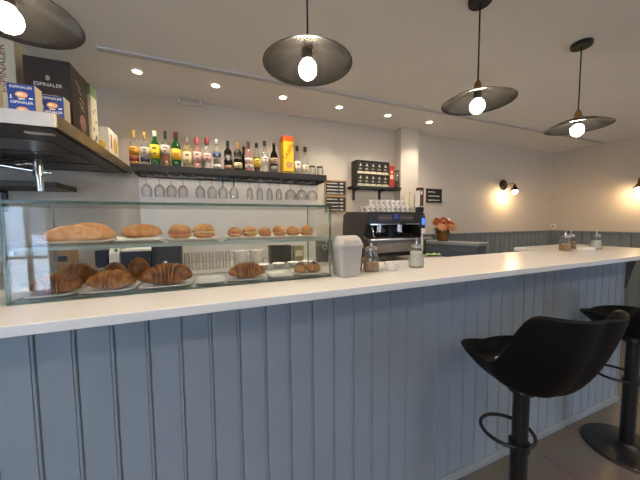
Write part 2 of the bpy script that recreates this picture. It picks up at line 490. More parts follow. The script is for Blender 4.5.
fr_ = m_.build('footrest', M_black, st, smooth=True); fr_.rotation_euler = (0, 0, R(-12))
m_ = MB(); m_.box(-.012, .012, -.002, .002, 0, .010); tg = m_.build('care_tag', M_white, st, loc=(-.085, .04, .800)); tg['label'] = 'tiny white tag'
dup(st, (2.32, .77, 0), R(-6), 'black leather bucket bar stool further along the counter, cut by right frame edge')

# ================================================================== pendants
def pendant(x, y, zr, label):
    t = thing('pendant_lamp', label, 'pendant lamp', (x, y, zr), 0, 'pendant lamps over the counter')
    zc = ZC - zr
    m_ = MB(); m_.lathe([(0, zc-.022), (.048, zc-.022), (.05, zc-.018), (.05, zc), (0, zc)], seg=32); m_.build('canopy', M_black, t, smooth=True)
    m_ = MB(); m_.cyl((0, 0, .098), (0, 0, zc-.021), .0035, seg=8); m_.build('cord', M_cord, t, smooth=True)
    # shallow dish: outer skin and inner skin
    out = [(.022, .052), (.05, .047), (.10, .030), (.14, .010), (.157, .000)]
    inn = [(.157, .000), (.153, -.0002), (.137, .0085), (.098, .0275), (.049, .0445), (.022, .0495)]
    m_ = MB(); m_.lathe(out, seg=56, mi=0); m_.lathe(inn, seg=56, mi=1); m_.build('shade', [M_shade, M_shadein], t, smooth=True, ang=70)
    m_ = MB(); m_.lathe([(0, .100), (.008, .100), (.012, .092), (.015, .086), (.017, .07), (.022, .060), (.022, .053), (.0, .053)], seg=24); m_.build('lamp_holder', M_brass, t, smooth=True)
    m_ = MB(); m_.lathe([(0, .050), (.017, .050), (.019, .016), (0, .014)], seg=20); m_.build('socket', M_black, t, smooth=True)
    m_ = MB(); m_.ball((0, 0, -.016), .031, (1, 1, 1.08), 24); m_.build('bulb', M_bulb, t, smooth=True)
    return t
pendant(-.468, 1.005, 1.948, 'round black pendant lamp nearest the wall shelf, cut by left frame edge')
pendant(.345, .95, 1.95, 'round black pendant lamp hanging over the right part of the pastry case')
pendant(1.195, .955, 1.95, 'round black pendant lamp third along the row, above nearest stool')
pendant(2.04, .965, 1.94, 'round black pendant lamp last in row, farthest right')

# ================================================================== downlights
names = ['in front of the wall vent', 'second along the row, above left bottles', 'above the tall yellow box', 'above the end of the bottle shelf', 'above the black tea box stand', 'by the wall pillar']
dl = None
for i, (x, y) in enumerate([(-.408, 2.238), (.085, 2.25), (.602, 2.259), (1.117, 2.268), (1.64, 2.268), (2.152, 2.268)]):
    lab = 'small round recessed ceiling spotlight ' + ('leftmost of the row' if i == 0 else names[i])
    if dl is None:
        dl = thing('ceiling_spotlight', lab, 'ceiling light', (x, y, ZC), 0, 'recessed spotlights along the ceiling')
        m_ = MB(); m_.lathe([(.026, -.001), (.026, -.006), (.038, -.006), (.041, -.001)], seg=28); m_.build('trim_ring', M_white, dl, smooth=True)
        m_ = MB(); m_.lathe([(0, -.003), (.026, -.003), (.026, -.001), (0, -.001)], seg=24); m_.build('lens', M_spot, dl, smooth=True)
    else: dup(dl, (x, y, ZC), 0, lab)
    lamp('spot_light', 'SPOT', (x, y, ZC-.012), DOWN*3, (1, .88, .72), .025, spot_size=R(112), spot_blend=.85)

for i, (x, y) in enumerate([(-1.6, -.5), (-.2, -.5), (1.2, -.5), (2.6, -.5), (4.0, -.5), (.5, -1.7), (2.6, -1.7)]):  # unseen spots added as warm fill for floor, counter front and stools
    dup(dl, (x, y, ZC), 0, 'added unseen fill spotlight over the seating area, ' + ('leftmost of row of five', 'second in row of five', 'middle of row of five', 'fourth in row of five', 'rightmost of row of five', 'left one by street windows', 'right one by street windows')[i])
    lamp('spot_light', 'SPOT', (x, y, ZC-.012), DOWN*4.2, (1, .88, .72), .025, spot_size=R(130), spot_blend=.7)

# ================================================================== wall lamps
def sconce(loc, rz, label):
    t = thing('wall_lamp', label, 'wall lamp', loc, rz, 'wall lamps')      # local: wall behind +y, arm comes out along -y
    m_ = MB(); m_.lathe([(0, 0), (.058, 0), (.058, .012), (.05, .02), (0, .02)], axis=(0, -1, 0), seg=32); m_.build('wall_plate', M_black, t, smooth=True)
    m_ = MB(); m_.tube([(0, -.018, 0), (0, -.10, .004), (0, -.15, .004), (0, -.165, -.002), (0, -.165, -.02)], .006, 8); m_.build('arm', M_brass, t, smooth=True)
    m_ = MB(); m_.lathe([(.0, -.014), (.014, -.014), (.017, -.035), (.028, -.05), (.05, -.078), (.048, -.078), (.026, -.053), (.012, -.04), (0, -.04)], (0, -.165, 0), 28); m_.build('shade', mat('copper_shade', '#6e4a32', .35, .8), t, smooth=True)
    m_ = MB(); m_.ball((0, -.165, -.082), .028, (1, 1, 1.05), 20); m_.build('bulb', M_sconce, t, smooth=True)
    t.scale = (1.25, 1.0, 1.25)
sconce((3.812, YB, 1.885), 0, 'small copper wall lamp with black plate on the back wall')
sconce((XR, 1.62, 1.865), -PI/2, 'small copper wall lamp on the right wall, cut by frame edge')

# ================================================================== hood shelf on the left with its boxes
M_fascia = mat('hood_fascia', '#c9c4bb', .3, .75, var=.05, scale=5)
M_bronze = mat('hood_side_metal', '#9a8a70', .34, .85, var=.22, scale=7)
hood = thing('extractor_hood', 'wide dark metal hood shelf with pale steel front edge, upper left', 'extractor hood', (-.553, 1.45, 1.783))
m_ = MB(); m_.box(-3.2, 0, .002, 1.155, .012, .054, mi=1); m_.box(-3.2, -.03, .03, 1.155, .004, .0121, mi=1)
m_.build('canopy', [M_bronze, M_hoodunder], hood)
MB().box(-3.2, .0005, -.006, .0015, 0, .055, bev=.0015).build('front_fascia', M_fascia, hood)
MB().box(.0006, .006, -.006, 1.155, 0, .055, bev=.0015).build('side_fascia', M_bronze, hood)
m_ = MB(); m_.box(-.15, -.055, .11, .135, -.0015, .0035); m_.build('light_strip', mat('diffuser_strip', '#d5d0c4', .4), hood)
m_ = MB()
for k in range(3): m_.box(-2.2, -.12, .25+.28*k, .47+.28*k, -.003, .0035)
m_.build('grease_filter', M_darksteel, hood)
ws = thing('wall_shelf', 'dark metal shelf on the back wall beneath the hood', 'shelf', (-.9, 2.3, 1.63))
m_ = MB(); m_.box(-2.4, 0, 0, .31, 0, .035, bev=.002); m_.build('board', M_hoodunder, ws)
for xx in (-.4, -1.6): MB().side_prism([(.12, -.0005), (.12, -.02), (.295, -.02), (.295, -.15), (.31, -.15), (.31, -.0005)], xx-.015, xx+.015).build('bracket', M_black, ws)
# chrome tap with a long arm
tp = thing('chrome_tap', 'chrome tap with long arm and spout in front of the hood, left frame edge', 'tap', (-.895, 2.1, 1.0505))
m_ = MB(); m_.cyl((-.42, 0, .0), (-.42, 0, .03), .035).cyl((-.42, 0, .03), (-.42, 0, .700), .014).ball((-.42, 0, .700), .016); m_.build('column', M_chrome, tp, smooth=True)
m_ = MB(); m_.tube([(-.42, 0, .695), (-.30, 0, .693), (-.15, 0, .672), (-.02, 0, .651)], .011); m_.build('arm', M_chrome, tp, smooth=True)
m_ = MB(); m_.cyl((0, 0, .625), (0, 0, .700), .026).cyl((0, 0, .700), (0, 0, .715), .018).cyl((.0, 0, .650), (.045, 0, .643), .010).ball((.048, 0, .643), .012); m_.build('valve', M_chrome, tp, smooth=True)
m_ = MB(); m_.tube([(0, 0, .635), (.002, 0, .595), (.002, 0, .535)], .012, taper=[.020, .017, .016]); m_.build('spout', M_chrome, tp, smooth=True)
m_ = MB(); m_.tube([(0, -.01, .687), (-.05, -.015, .687), (-.085, -.018, .677)], .007); m_.build('lever', M_chrome, tp, smooth=True)

ZS = 1.8385
M_cream = mat('cream_card', '#dcd2b4', .7)
M_blue = mat('tin_blue', '#183a86', .45, var=.2, scale=16)
M_navy = mat('label_navy', '#14204a', .5)
M_ink = mat('white_ink', '#f0eee8', .6)
M_food = mat('food_print', '#d79a6a', .6, var=.3, scale=40)
M_brownbox = mat('dark_brown_card', '#32211b', .55, var=.12)
def snack_box(label, x0, x1, y0, y1, h):
    t = thing('snack_box', label, 'box', ((x0+x1)/2, (y0+y1)/2, ZS), 0, 'blue snack boxes on the hood')
    wx, wy = (x1-x0)/2, (y1-y0)/2
    MB().box(-wx, wx, -wy, wy, 0, h, bev=.001).build('carton', M_cream, t)
    fr = MB().box(-wx+.0005, wx-.0005, -wy-.0012, -wy-.0002, .002, h-.001).build('front_print', M_blue, t)
    for k in range(2):
        zt = h*(.92-.47*k)
        lettering('lettering', 'ESPINALER', .0145, M_ink, fr, (0, -wy-.0014, zt-.004), FRONT, sx=1.02)
        MB().ball((0, -wy-.0013, zt-.033), .02, (1, .03, .62), 18).build('picture', M_food, fr, smooth=True)
        MB().ball((-.004, -wy-.0016, zt-.032), .011, (1, .07, .5), 12).build('picture', mat('shell_print', '#e8d9c4', .6), fr, smooth=True)
        m_ = MB(); m_.box(-wx+.006, -wx+.014, -wy-.0016, -wy-.0013, zt-.05, zt-.046).box(-wx+.008, -wx+.012, -wy-.0016, -wy-.0013, zt-.043, zt-.036).box(wx-.02, wx-.007, -wy-.0016, -wy-.0013, zt-.048, zt-.043).box(-.010, .010, -wy-.0016, -wy-.0013, zt-.052, zt-.048)
        m_.build('small_print', M_ink, fr)
snack_box('blue printed snack box with cream side, left of the pair on the hood', -.730, -.645, 1.53, 1.585, .128)
snack_box('blue printed snack box at the right front corner of the hood', -.662, -.580, 1.605, 1.665, .124)
# box mostly out of frame at the far left
t = thing('snack_box', 'cream sided purple box cut by left frame edge on the hood', 'box', (-.80, 1.56, ZS))
MB().box(-.045, .027, -.03, .03, 0, .135, bev=.001).build('carton', M_cream, t)
MB().box(-.044, .026, -.0312, -.0302, .002, .133).build('front_print', mat('purple_print', '#3a2350', .5), t)
# brown carton
bb = thing('vermouth_carton', 'large dark brown carton with white lettering standing on the hood', 'carton', (-.687, 1.85, ZS))
MB().box(-.087, .087, -.1, .1, 0, .345, bev=.0015).build('carton', M_brownbox, bb)
lettering('lettering', 'ESPINALER', .023, M_ink, bb, (.0, -.1008, .222), FRONT, sx=.98)
M_embl = mat('emblem_gold', '#b9b09c', .5)
MB().ball((0, -.1002, .255), .009, (1, .05, 1.4), 14).build('emblem', M_embl, bb, smooth=True)
MB().box(-.035, .035, -.1008, -.1002, .17, .176).build('rule', M_embl, bb)
MB().box(-.02, .02, -.1008, -.1002, .155, .16).build('rule', M_embl, bb)
m_ = MB()
for k, (u, z, w_) in enumerate([(-.02, .27, .06), (.0, .24, .05), (.02, .205, .05), (.01, .18, .055), (.02, .16, .04)]):
    m_.box(.0872, .0878, u-w_/2, u+w_/2, z, z+.008, rot=Matrix.Rotation(R(-18), 3, 'X'))
m_.build('side_print', mat('side_print_gold', '#a79a84', .5), bb)
m_ = MB(); m_.ball((.0872, .02, .09), .04, (.02, 1, 1.1), 16); m_.build('picture', mat('pink_print', '#9c6a5c', .6, var=.4, scale=30), bb, smooth=True)
# white and green carton
wg = thing('flower_print_carton', 'tall cream carton with green top behind the brown carton', 'carton', (-.655, 2.01, ZS))
MB().box(-.065, .065, -.045, .045, 0, .285, bev=.001).build('carton', M_cream, wg)
MB().box(-.0655, .0655, -.0455, .0455, .286, .345, bev=.001).build('green_band', mat('green_card', '#7f9a68', .6), wg)['label'] = 'green top band'
m_ = MB()
for u, z, r in [(-.02, .10, .012), (.015, .06, .016), (.02, .15, .009), (-.015, .20, .009), (.018, .22, .007), (-.005, .035, .013)]: m_.ball((.0652, u, z), r, (.03, 1, 1), 12)
m_.build('print', mat('olive_print', '#6b644a', .6), wg, smooth=True)
# yellow print carton towards wall
yb = thing('pasta_carton', 'short white carton with yellow print at the wall end of hood', 'carton', (-.655, 2.395, ZS))
MB().box(-.055, .055, -.1, .1, 0, .205, bev=.001).build('carton', mat('white_card', '#e3dccd', .6), yb)
m_ = MB(); m_.box(.0552, .0558, -.07, -.045, .07, .17); m_.build('dark_print', mat('red_print', '#8c4a34', .6), yb)
M_yp = mat('yellow_print', '#d8b03c', .6, var=.2)
MB().ball((.0552, .03, .11), .05, (.02, .9, 1.1), 18).build('picture', M_yp, yb, smooth=True)
MB().ball((0, -.1002, .085), .035, (1, .03, .9), 16).build('picture', M_yp, yb, smooth=True)
# cream box with red vertical lettering, far left
cb = thing('biscuit_carton', 'tall cream carton with red vertical lettering at left frame edge', 'carton', (-.90, 1.855, ZS))
MB().box(-.09, .075, -.05, .05, 0, .435, bev=.0015).build('carton', M_cream, cb)
lo = lettering('lettering', 'ESPINALER', .036, mat('rust_print', '#9a5a3a', .6), cb, (.03, -.0508, .29), (PI/2, -PI/2, 0), sx=1.3)

# ================================================================== bottle shelf
ZB = 1.834
bs = thing('bottle_shelf', 'long black wall shelf carrying the spirit bottles', 'shelf', (-.512, 2.4, 1.764))
MB().box(0, 1.562, 0, .211, .018, .0695, bev=.002).build('board', M_blackmatte, bs)
m_ = MB()
for k in range(17):
    xx = .055 + k*.0895
    m_.box(xx-.004, xx+.004, .01, .195, .006, .0175)
m_.build('glass_rack', M_black, bs)
m_ = MB(); m_.box(.02, .03, .0, .205, .0, .0175).box(1.53, 1.54, .0, .205, .0, .0175).box(.03, 1.53, .19, .20, .0, .006)
m_.build('rack_rail', M_black, bs)

def prof_bottle(kind, h, r):
    if kind == 'square': return [(0, 0), (r*.95, 0), (r, .006), (r, h*.58), (r*.85, h*.63), (r*.36, h*.68), (r*.33, h*.80), (0, h*.80)]
    if kind == 'wine': return [(0, 0), (r*.95, 0), (r, .006), (r, h*.55), (r*.8, h*.66), (r*.42, h*.75), (r*.38, h*.93), (0, h*.93)]
    if kind == 'gin': return [(0, 0), (r*.95, 0), (r, .006), (r, h*.62), (r*.9, h*.68), (r*.45, h*.74), (r*.40, h*.80), (0, h*.80)]
    return [(0, 0), (r*.95, 0), (r, .006), (r, h*.56), (r*.85, h*.64), (r*.45, h*.74), (r*.38, h*.86), (0, h*.86)]
def bottle(x, ztop, y, r, kind, glass, cap, cap_h, labels, lab, cap_r=.4, liquid=None, text=None):
    h = ztop - ZB
    t = thing('spirit_bottle', lab, 'bottle', (x, y, ZB), 0, 'bottles on the black shelf')
    seg = 4 if False else 20
    p = prof_bottle(kind, h, r)
    top = p[-1][1]
    MB().lathe(p, seg=seg).build('glass_body', glass, t, smooth=True, ang=50)
    if liquid is not None:
        lv = h*.5
        MB().lathe([(0, .006), (r*.9, .006), (r*.92, .01), (r*.92, lv), (0, lv)], seg=16).build('drink', liquid, t, smooth=True, ang=50)
    MB().lathe([(0, top-.004), (r*cap_r, top-.004), (r*cap_r, h-.003), (r*cap_r*.85, h), (0, h)], seg=16).build('cap', cap, t, smooth=True, ang=50)
    for (z0, z1, m) in labels:
        b = bmesh.new(); n = 14; A = []; Bv = []
        for k in range(n+1):
            a = -PI/2 - R(80) + R(160)*k/n
            A.append(b.verts.new((math.cos(a)*(r+.0009), math.sin(a)*(r+.0009), z0*h))); Bv.append(b.verts.new((math.cos(a)*(r+.0009), math.sin(a)*(r+.0009), z1*h)))
        for k in range(n): b.faces.new((A[k], A[k+1], Bv[k+1], Bv[k]))
        m_ = MB(); m_.add(b, 0)
        o = m_.build('label', m, t, smooth=True)
        sd = o.modifiers.new('t', 'SOLIDIFY'); sd.thickness = .0006; sd.offset = 1
    if labels:
        z0, z1, m0 = labels[0]
        zc_, hh = (z0+z1)/2*h, (z1-z0)*h
        dk = mat('label_print_pale', '#b9ad98', .6) if m0.name in ('label_black', 'label_blue') else mat('label_print_dark', '#5a4034', .6)
        if not text:
            MB().box(-r*.45, r*.45, -r-.0032, -r-.0012, zc_+hh*.18, zc_+hh*.30).build('label_print', dk, t)
            MB().ball((0, -r-.0012, zc_-hh*.14), r*.30, (1, .08, .8), 12).build('label_print', dk, t, smooth=True)
    if text:
        lettering('lettering', text[0], text[1], text[3], t, (0, -r-.0028, h*text[2]), FRONT)
    return t
def cglass(n, tint, body, col): return thin_glass(n, tint, body=body, edge=.35, bodycol=col, ior=1.42)
G_clear = M_clear
G_green = cglass('green_bottle', (.25, .5, .22), .55, '#1f5a26')
G_dark = cglass('dark_bottle', (.12, .08, .06), .85, '#17110e')
G_pink = cglass('pink_bottle', (.95, .78, .74), .28, '#cf9a8f')
G_pale = cglass('pale_bottle', (.95, .9, .72), .3, '#c9b67e')
L_gold = mat('gold_spirit', '#c98a14', .3); L_amber = mat('amber_spirit', '#8c4c14', .3); L_brown = mat('brown_spirit', '#3a1a0c', .3)
P = lambda n, c: mat(n, c, .55)
lb_y = P('label_yellow', '#e2c02c'); lb_w = P('label_white', '#c9c3b6'); lb_red = P('label_dark_red', '#6e1f1c'); lb_nv = P('label_dark_navy', '#1a2136')
lb_or = P('label_orange_yellow', '#e8b83a'); lb_cr = P('label_cream', '#cdbf92'); lb_pk = P('label_pink', '#cfa79d'); lb_bl = P('label_blue', '#2c4f80'); lb_bk = P('label_black', '#151416')
lb_gold = P('label_gold', '#c48c20')
cp_gold = mat('cap_gold', '#c2a45a', .35, .6); cp_cream = P('cap_cream', '#e6dfc8'); cp_bk = P('cap_black', '#141312'); cp_red = P('cap_dark_red', '#5c1a18')
cp_pk = P('cap_rose', '#a8484a'); cp_rd = P('cap_crimson', '#7a1f26'); cp_sv = mat('cap_silver', '#c9c8c4', .3, .7); cp_tan = P('cap_tan', '#a47a4c'); cp_br = P('cap_brown', '#5a2c22'); cp_grey = P('cap_taupe', '#8a7a6a')
YB_ = 2.5
bottle(-.502, 2.098, YB_, .031, 'square', G_clear, cp_gold, .1, [(.30, .52, lb_gold), (.12, .26, lb_red)], 'gold spirit bottle with gold cap and red band, leftmost on shelf', .42, L_gold)
bottle(-.430, 2.092, YB_, .031, 'square', G_clear, cp_gold, .1, [(.30, .54, lb_w), (.12, .25, lb_nv)], 'clear bottle with pale gold cap and navy band', .38)
bottle(-.362, 2.108, YB_, .033, 'std', G_green, cp_cream, .06, [(.22, .60, lb_y)], 'green bottle with cream cap and large yellow label', .45)
bottle(-.290, 2.115, YB_, .032, 'gin', G_clear, cp_bk, .06, [(.34, .60, lb_w)], 'amber whisky bottle with white label and thin black cap', .33, L_amber)
bottle(-.216, 2.115, YB_, .034, 'std', G_green, cp_red, .06, [(.22, .52, lb_or)], 'green bottle with yellow label lettered in red', .5, None, ('J&B', .036, .37, P('red_lettering', '#8c140e')))
bottle(-.137, 2.088, YB_, .030, 'square', G_pale, cp_grey, .06, [(.10, .52, lb_cr)], 'pale yellow bottle with cream label and taupe cap', .55)
bottle(-.064, 2.088, YB_, .031, 'square', G_pink, cp_pk, .06, [(.20, .54, lb_pk)], 'pink gin bottle with rose cap and pink label', .62)
m_ = None
bottle(.012, 2.096, YB_, .031, 'gin', G_clear, cp_rd, .06, [(.22, .50, lb_pk)], 'clear bottle with tall crimson cap', .55)
bottle(.089, 2.087, YB_, .032, 'std', G_clear, cp_sv, .05, [(.42, .58, lb_bl), (.08, .18, lb_w)], 'clear vodka bottle with blue label and silver cap', .5)
bottle(.177, 2.087, YB_, .032, 'gin', G_dark, cp_bk, .05, [(.25, .55, lb_bk), (.04, .18, P('label_bronze', '#8a6248')), (.36, .46, lb_w)], 'dark rum bottle with black label bearing white print', .42, L_brown)
bottle(.259, 2.080, YB_, .034, 'gin', G_dark, cp_tan, .05, [(.10, .30, lb_cr), (.32, .56, lb_bk), (.42, .47, lb_w)], 'dark bottle with tan cap and cream lower label', .5)
bottle(.316, 2.068, 2.562, .026, 'std', G_dark, cp_bk, .05, [], 'dark bottle with black cap standing behind the front row', .5)
bottle(.344, 2.088, YB_-.03, .031, 'gin', G_pink, cp_br, .05, [(.12, .22, lb_w), (.34, .44, lb_w)], 'clear rosy patterned bottle with brown cap', .5)
bottle(.420, 2.093, YB_, .028, 'std', G_clear, cp_bk, .05, [(.18, .46, lb_y)], 'slim bottle with yellow label and black cap', .5, L_brown)
bottle(.491, 2.118, YB_, .030, 'std', G_clear, cp_bk, .05, [(.26, .50, lb_w)], 'tall clear bottle with pale label and black cap', .48)
bottle(.574, 2.109, YB_, .034, 'wine', G_dark, cp_bk, .05, [(.30, .50, P('label_taupe', '#9c8272')), (.04, .24, P('label_smoke', '#6a5f58'))], 'dark wine shaped bottle left of the yellow box', .45)
# yellow chocolate drink box
kb = thing('chocolate_drink_box', 'tall yellow box with orange lid among the bottles', 'box', (.695, 2.5, ZB), R(4), None)
MB().box(-.048, .048, -.045, .045, 0, .292, bev=.001).build('carton', mat('yellow_card', '#eab41c', .5), kb)
MB().box(-.050, .050, -.047, .047, .2925, .338, bev=.003).build('lid', mat('orange_lid', '#e5521c', .4), kb)['label'] = 'orange lid'
lettering('lettering', 'Cacaolat', .062, mat('brown_ink', '#2c140c', .6), kb, (-.002, -.0458, .205), (PI/2, -R(60), 0), sx=.74)
m_ = MB(); m_.ball((.005, -.0452, .080), .033, (1, .02, 1), 20); m_.build('picture', mat('cocoa_print', '#b98a5c', .6, var=.3, scale=40), kb, smooth=True)
m_ = MB(); m_.box(-.044, .044, -.0458, -.0452, .012, .026); m_.build('band', mat('brown_band', '#6e4a1c', .6), kb)
bottle(.793, 2.102, YB_, .030, 'std', G_clear, cp_bk, .05, [(.06, .46, lb_w)], 'clear bottle with white label right of the yellow box', .45)
bottle(.872, 2.100, YB_, .028, 'std', G_clear, cp_bk, .05, [(.10, .36, P('label_beige', '#d9c8a8'))], 'clear bottle with black cap, last bottle on the right', .55)
def tankard(x, label):
    t = thing('glass_mug', label, 'mug', (x, 2.49, ZB), R(20), 'mugs at the shelf end')
    t.scale = (.78, .78, 1)
    MB().lathe([(0, 0), (.036, 0), (.038, .004), (.036, .09), (.033, .09), (.034, .008), (0, .008)], seg=24).build('cup', M_clear, t, smooth=True, ang=40)
    MB().lathe([(0, .009), (.032, .009), (.031, .075), (0, .075)], seg=20).build('napkin_fill', mat('pale_fill', '#e6e0d2', .7), t, smooth=True, ang=40)
    MB().lathe([(.0362, .082), (.0378, .083), (.0378, .092), (.034, .092), (.034, .088)], seg=24).build('rim', M_darksteel, t, smooth=True)
    MB().tube([(.036, 0, .075), (.058, 0, .07), (.06, 0, .04), (.037, 0, .02)], .004).build('handle', M_darksteel, t, smooth=True)
tankard(.938, 'small pale mug with dark rim, left of two at shelf end')
tankard(1.016, 'small pale mug with dark handle at right shelf end')

# hanging glasses
def hung_glass(kind, mats, label, x):
    t = thing('wine_glass', label, 'wine glass', (x, 2.47, 1.7635), 0, 'glasses hanging under the bottle shelf')
    MB().lathe([(0, .0065), (.006, .0065), (.033, .004), (.034, .001), (.033, -.0005), (.006, -.001), (0, -.001)], seg=24).build('foot', mats[0], t, smooth=True)
    MB().lathe([(0, -.0012), (.0075, -.0012), (.006, -.02), (.0055, -.055), (.008, -.066), (0, -.066)], seg=14).build('stem', mats[1], t, smooth=True)
    if kind == 'tulip': pr = [(.006, -.0662), (.024, -.078), (.036, -.10), (.038, -.12), (.033, -.165), (.0315, -.165), (.036, -.12), (.034, -.102), (.022, -.081), (.004, -.069)]
    elif kind == 'flute': pr = [(.006, -.0662), (.018, -.074), (.026, -.10), (.028, -.14), (.026, -.168), (.0245, -.168), (.026, -.14), (.024, -.102), (.016, -.077), (.004, -.069)]
    else: pr = [(.006, -.0662), (.03, -.078), (.048, -.10), (.052, -.125), (.049, -.160), (.0475, -.160), (.05, -.125), (.046, -.102), (.028, -.081), (.004, -.069)]
    MB().lathe(pr, seg=28).build('bowl', mats[2], t, smooth=True, ang=60)
    return t
W = M_wineglass
gl = hung_glass('tulip', (W, W, W), 'clear upside down wine glass, leftmost in the rack', -.426)
for x, l in ((-.34, 'clear upside down wine glass, second from left in rack'), (-.258, 'clear upside down wine glass, third from left in rack'), (-.176, 'clear upside down wine glass, fourth from left in rack'), (-.05, 'clear upside down wine glass, second left of blue stems'), (.041, 'clear upside down wine glass just left of blue stems')):
    dup(gl, (x, 2.47, 1.7635), 0, l)
gb = hung_glass('tulip', (M_blueglass, M_blueglass, W), 'upside down glass with blue stem, left of the two', .127)
dup(gb, (.215, 2.47, 1.7635), 0, 'upside down glass with blue stem, right of the two')
gf = hung_glass('flute', (W, W, W), 'slim upside down glass nearest the blue stems', .347)
for x, l in ((.433, 'second slim upside down glass from the blue stems'), (.520, 'third slim upside down glass from the blue stems'), (.604, 'fourth slim upside down glass, beside the wide glasses')): dup(gf, (x, 2.47, 1.7635), 0, l)
gc = hung_glass('wide', (W, W, W), 'wide upside down glass, leftmost of the four wide ones', .715)
for x, l in ((.822, 'wide upside down glass, second of the four wide ones'), (.929, 'wide upside down glass, third of the four wide ones')): dup(gc, (x, 2.47, 1.7635), 0, l)

# ================================================================== chalkboards
def chalkboard(name, x0, x1, z0, z1, yb, lab, seed, prices=True, fr=.012):
    rnd = random.Random(seed)
    t = thing(name, lab, 'blackboard', ((x0+x1)/2, yb, z0), 0, 'menu blackboards' if prices else None)
    wx = (x1-x0)/2; h = z1-z0
    MB().box(-wx+fr, wx-fr, -.010, -.002, fr, h-fr).build('slate', M_board, t)
    MB().box(-wx, wx, -.016, -.001, 0, fr).box(-wx, wx, -.016, -.001, h-fr, h).box(-wx, -wx+fr, -.016, -.001, fr, h-fr).box(wx-fr, wx, -.016, -.001, fr, h-fr).build('frame', M_wood if prices else M_black, t)
    m_ = MB()
    n = 4 if prices else 3
    for k in range(n):
        z = h - fr - (k+.6)*(h-2*fr)/n
        x = -wx+fr+.012
        end = (.035 if prices else wx-fr-.02) if k else .02
        if not prices: x += .01*(k % 2)
        while x < end:
            w_ = rnd.uniform(.008, .02)
            m_.box(x, min(x+w_, end), -.0112, -.0101, z-.004-rnd.uniform(0, .002), z+.004+rnd.uniform(0, .003)); x += w_+.004
        if prices:
            x = .048
            for q in range(3): m_.box(x, x+.011, -.0112, -.0101, z-.007, z+.008); x += .0145
    m_.build('chalk_writing', M_chalk, t)
    return t
chalkboard('menu_board', 1.115, 1.360, 1.664, 1.822, YB, 'upper of two chalk menu boards with prices beside bottle shelf', 3)
chalkboard('menu_board', 1.115, 1.360, 1.494, 1.660, YB, 'lower of two chalk menu boards, behind the pastry case corner', 5)
chalkboard('chalk_sign', 2.447, 2.685, 1.618, 1.785, YB, 'small black framed chalk sign on wall right of the pillar', 9, False, .010)

# ================================================================== small shelf with tea boxes
ss = thing('small_wall_shelf', 'small black bracket shelf left of the wall pillar', 'shelf', (1.378, 2.465, 1.738))
MB().box(0, .590, 0, .146, 0, .024, bev=.002).build('board', M_blackmatte, ss)
for xx in (.075, .400): MB().side_prism([(.02, -.0003), (.02, -.014), (.120, -.014), (.134, -.028), (.134, -.115), (.146, -.115), (.146, -.0003)], xx-.012, xx+.012).build('bracket', M_black, ss)
ts = thing('tea_stand', 'black two tier stand of tea boxes on small wall shelf', 'display stand', (1.422, 2.49, 1.7625))
MB().box(0, .010, 0, .112, 0, .262, bev=.001).box(.394, .404, 0, .112, 0, .262, bev=.001).box(.010, .394, .104, .112, 0, .262).box(.010, .394, 0, .104, .254, .262).build('case', mat('stand_black', '#191716', .5), ts)
for z in (.0, .127):
    o = MB().box(.0105, .3935, -.004, .1035, z, z+.010).build('tier', mat('stand_pale', '#cfc7a8', .5), ts); o['label'] = 'pale tier ledge'
M_teabox = mat('tea_box_card', '#1d1b17', .5); M_tea = mat('tea_print', '#cfcab4', .6)
tb = None
for row, zz in (('upper', .1375), ('lower', .0105)):
    for k, nm in enumerate(('first', 'second', 'third', 'fourth', 'fifth')):
        pos = (1.422+.0105+.0383+.0766*k, 2.49+.052, 1.7625+zz)
        lab = 'black tea box with white emblem, %s from left on %s tier' % (nm, row)
        if tb is None:
            tb = thing('tea_box', lab, 'box', pos, 0, 'tea boxes in the black stand')
            MB().box(-.0365, .0365, -.048, .048, 0, .108, bev=.001).build('carton', M_teabox, tb)
            m_ = MB(); m_.prism([(-.014, 0), (.014, 0), (.011, .008), (.004, .013), (.005, .022), (.0, .028), (-.005, .022), (-.004, .013), (-.011, .008)], 0, .0006)
            e = m_.build('emblem', M_tea, tb, (0, -.0483, .068)); e.rotation_euler = (PI/2, 0, 0)
            MB().ball((-.004, -.0482, .040), .016, (1.2, .03, .55), 14).build('print', mat('tea_print_dim', '#8f8a72', .6), tb, smooth=True)
            MB().box(-.034, .034, -.0486, -.0482, .004, .014).build('band', M_tea, tb)
        else: dup(tb, pos, 0, lab)
rb = thing('coffee_tin', 'tall red box beside the black tea stand', 'box', (1.864, 2.54, 1.7625))
MB().box(-.033, .033, -.04, .04, 0, .232, bev=.002).build('carton', mat('red_card', '#a83222', .5), rb)
MB().box(-.02, .02, -.0408, -.0402, .09, .135).build('print', mat('cream_print', '#e0c7a0', .6), rb)
MB().ball((0, -.0402, .165), .014, (1, .03, 1), 12).build('print', mat('cream_print', '#e0c7a0', .6), rb)
gj = thing('glass_jar', 'clear jar with brown contents at right end of small shelf', 'jar', (1.930, 2.498, 1.7625))
MB().lathe([(0, 0), (.024, 0), (.026, .004), (.026, .17), (.0245, .17), (.0245, .006), (0, .006)], seg=20).build('glass_body', M_clear, gj, smooth=True)
MB().lathe([(0, .007), (.0235, .007), (.0235, .07), (0, .072)], seg=16).build('contents', mat('cinnamon', '#5a2a1a', .7, var=.3), gj, smooth=True, ang=50)
MB().lathe([(.0, .1705), (.027, .1705), (.027, .182), (0, .182)], seg=20).build('lid', M_darksteel, gj, smooth=True, ang=50)

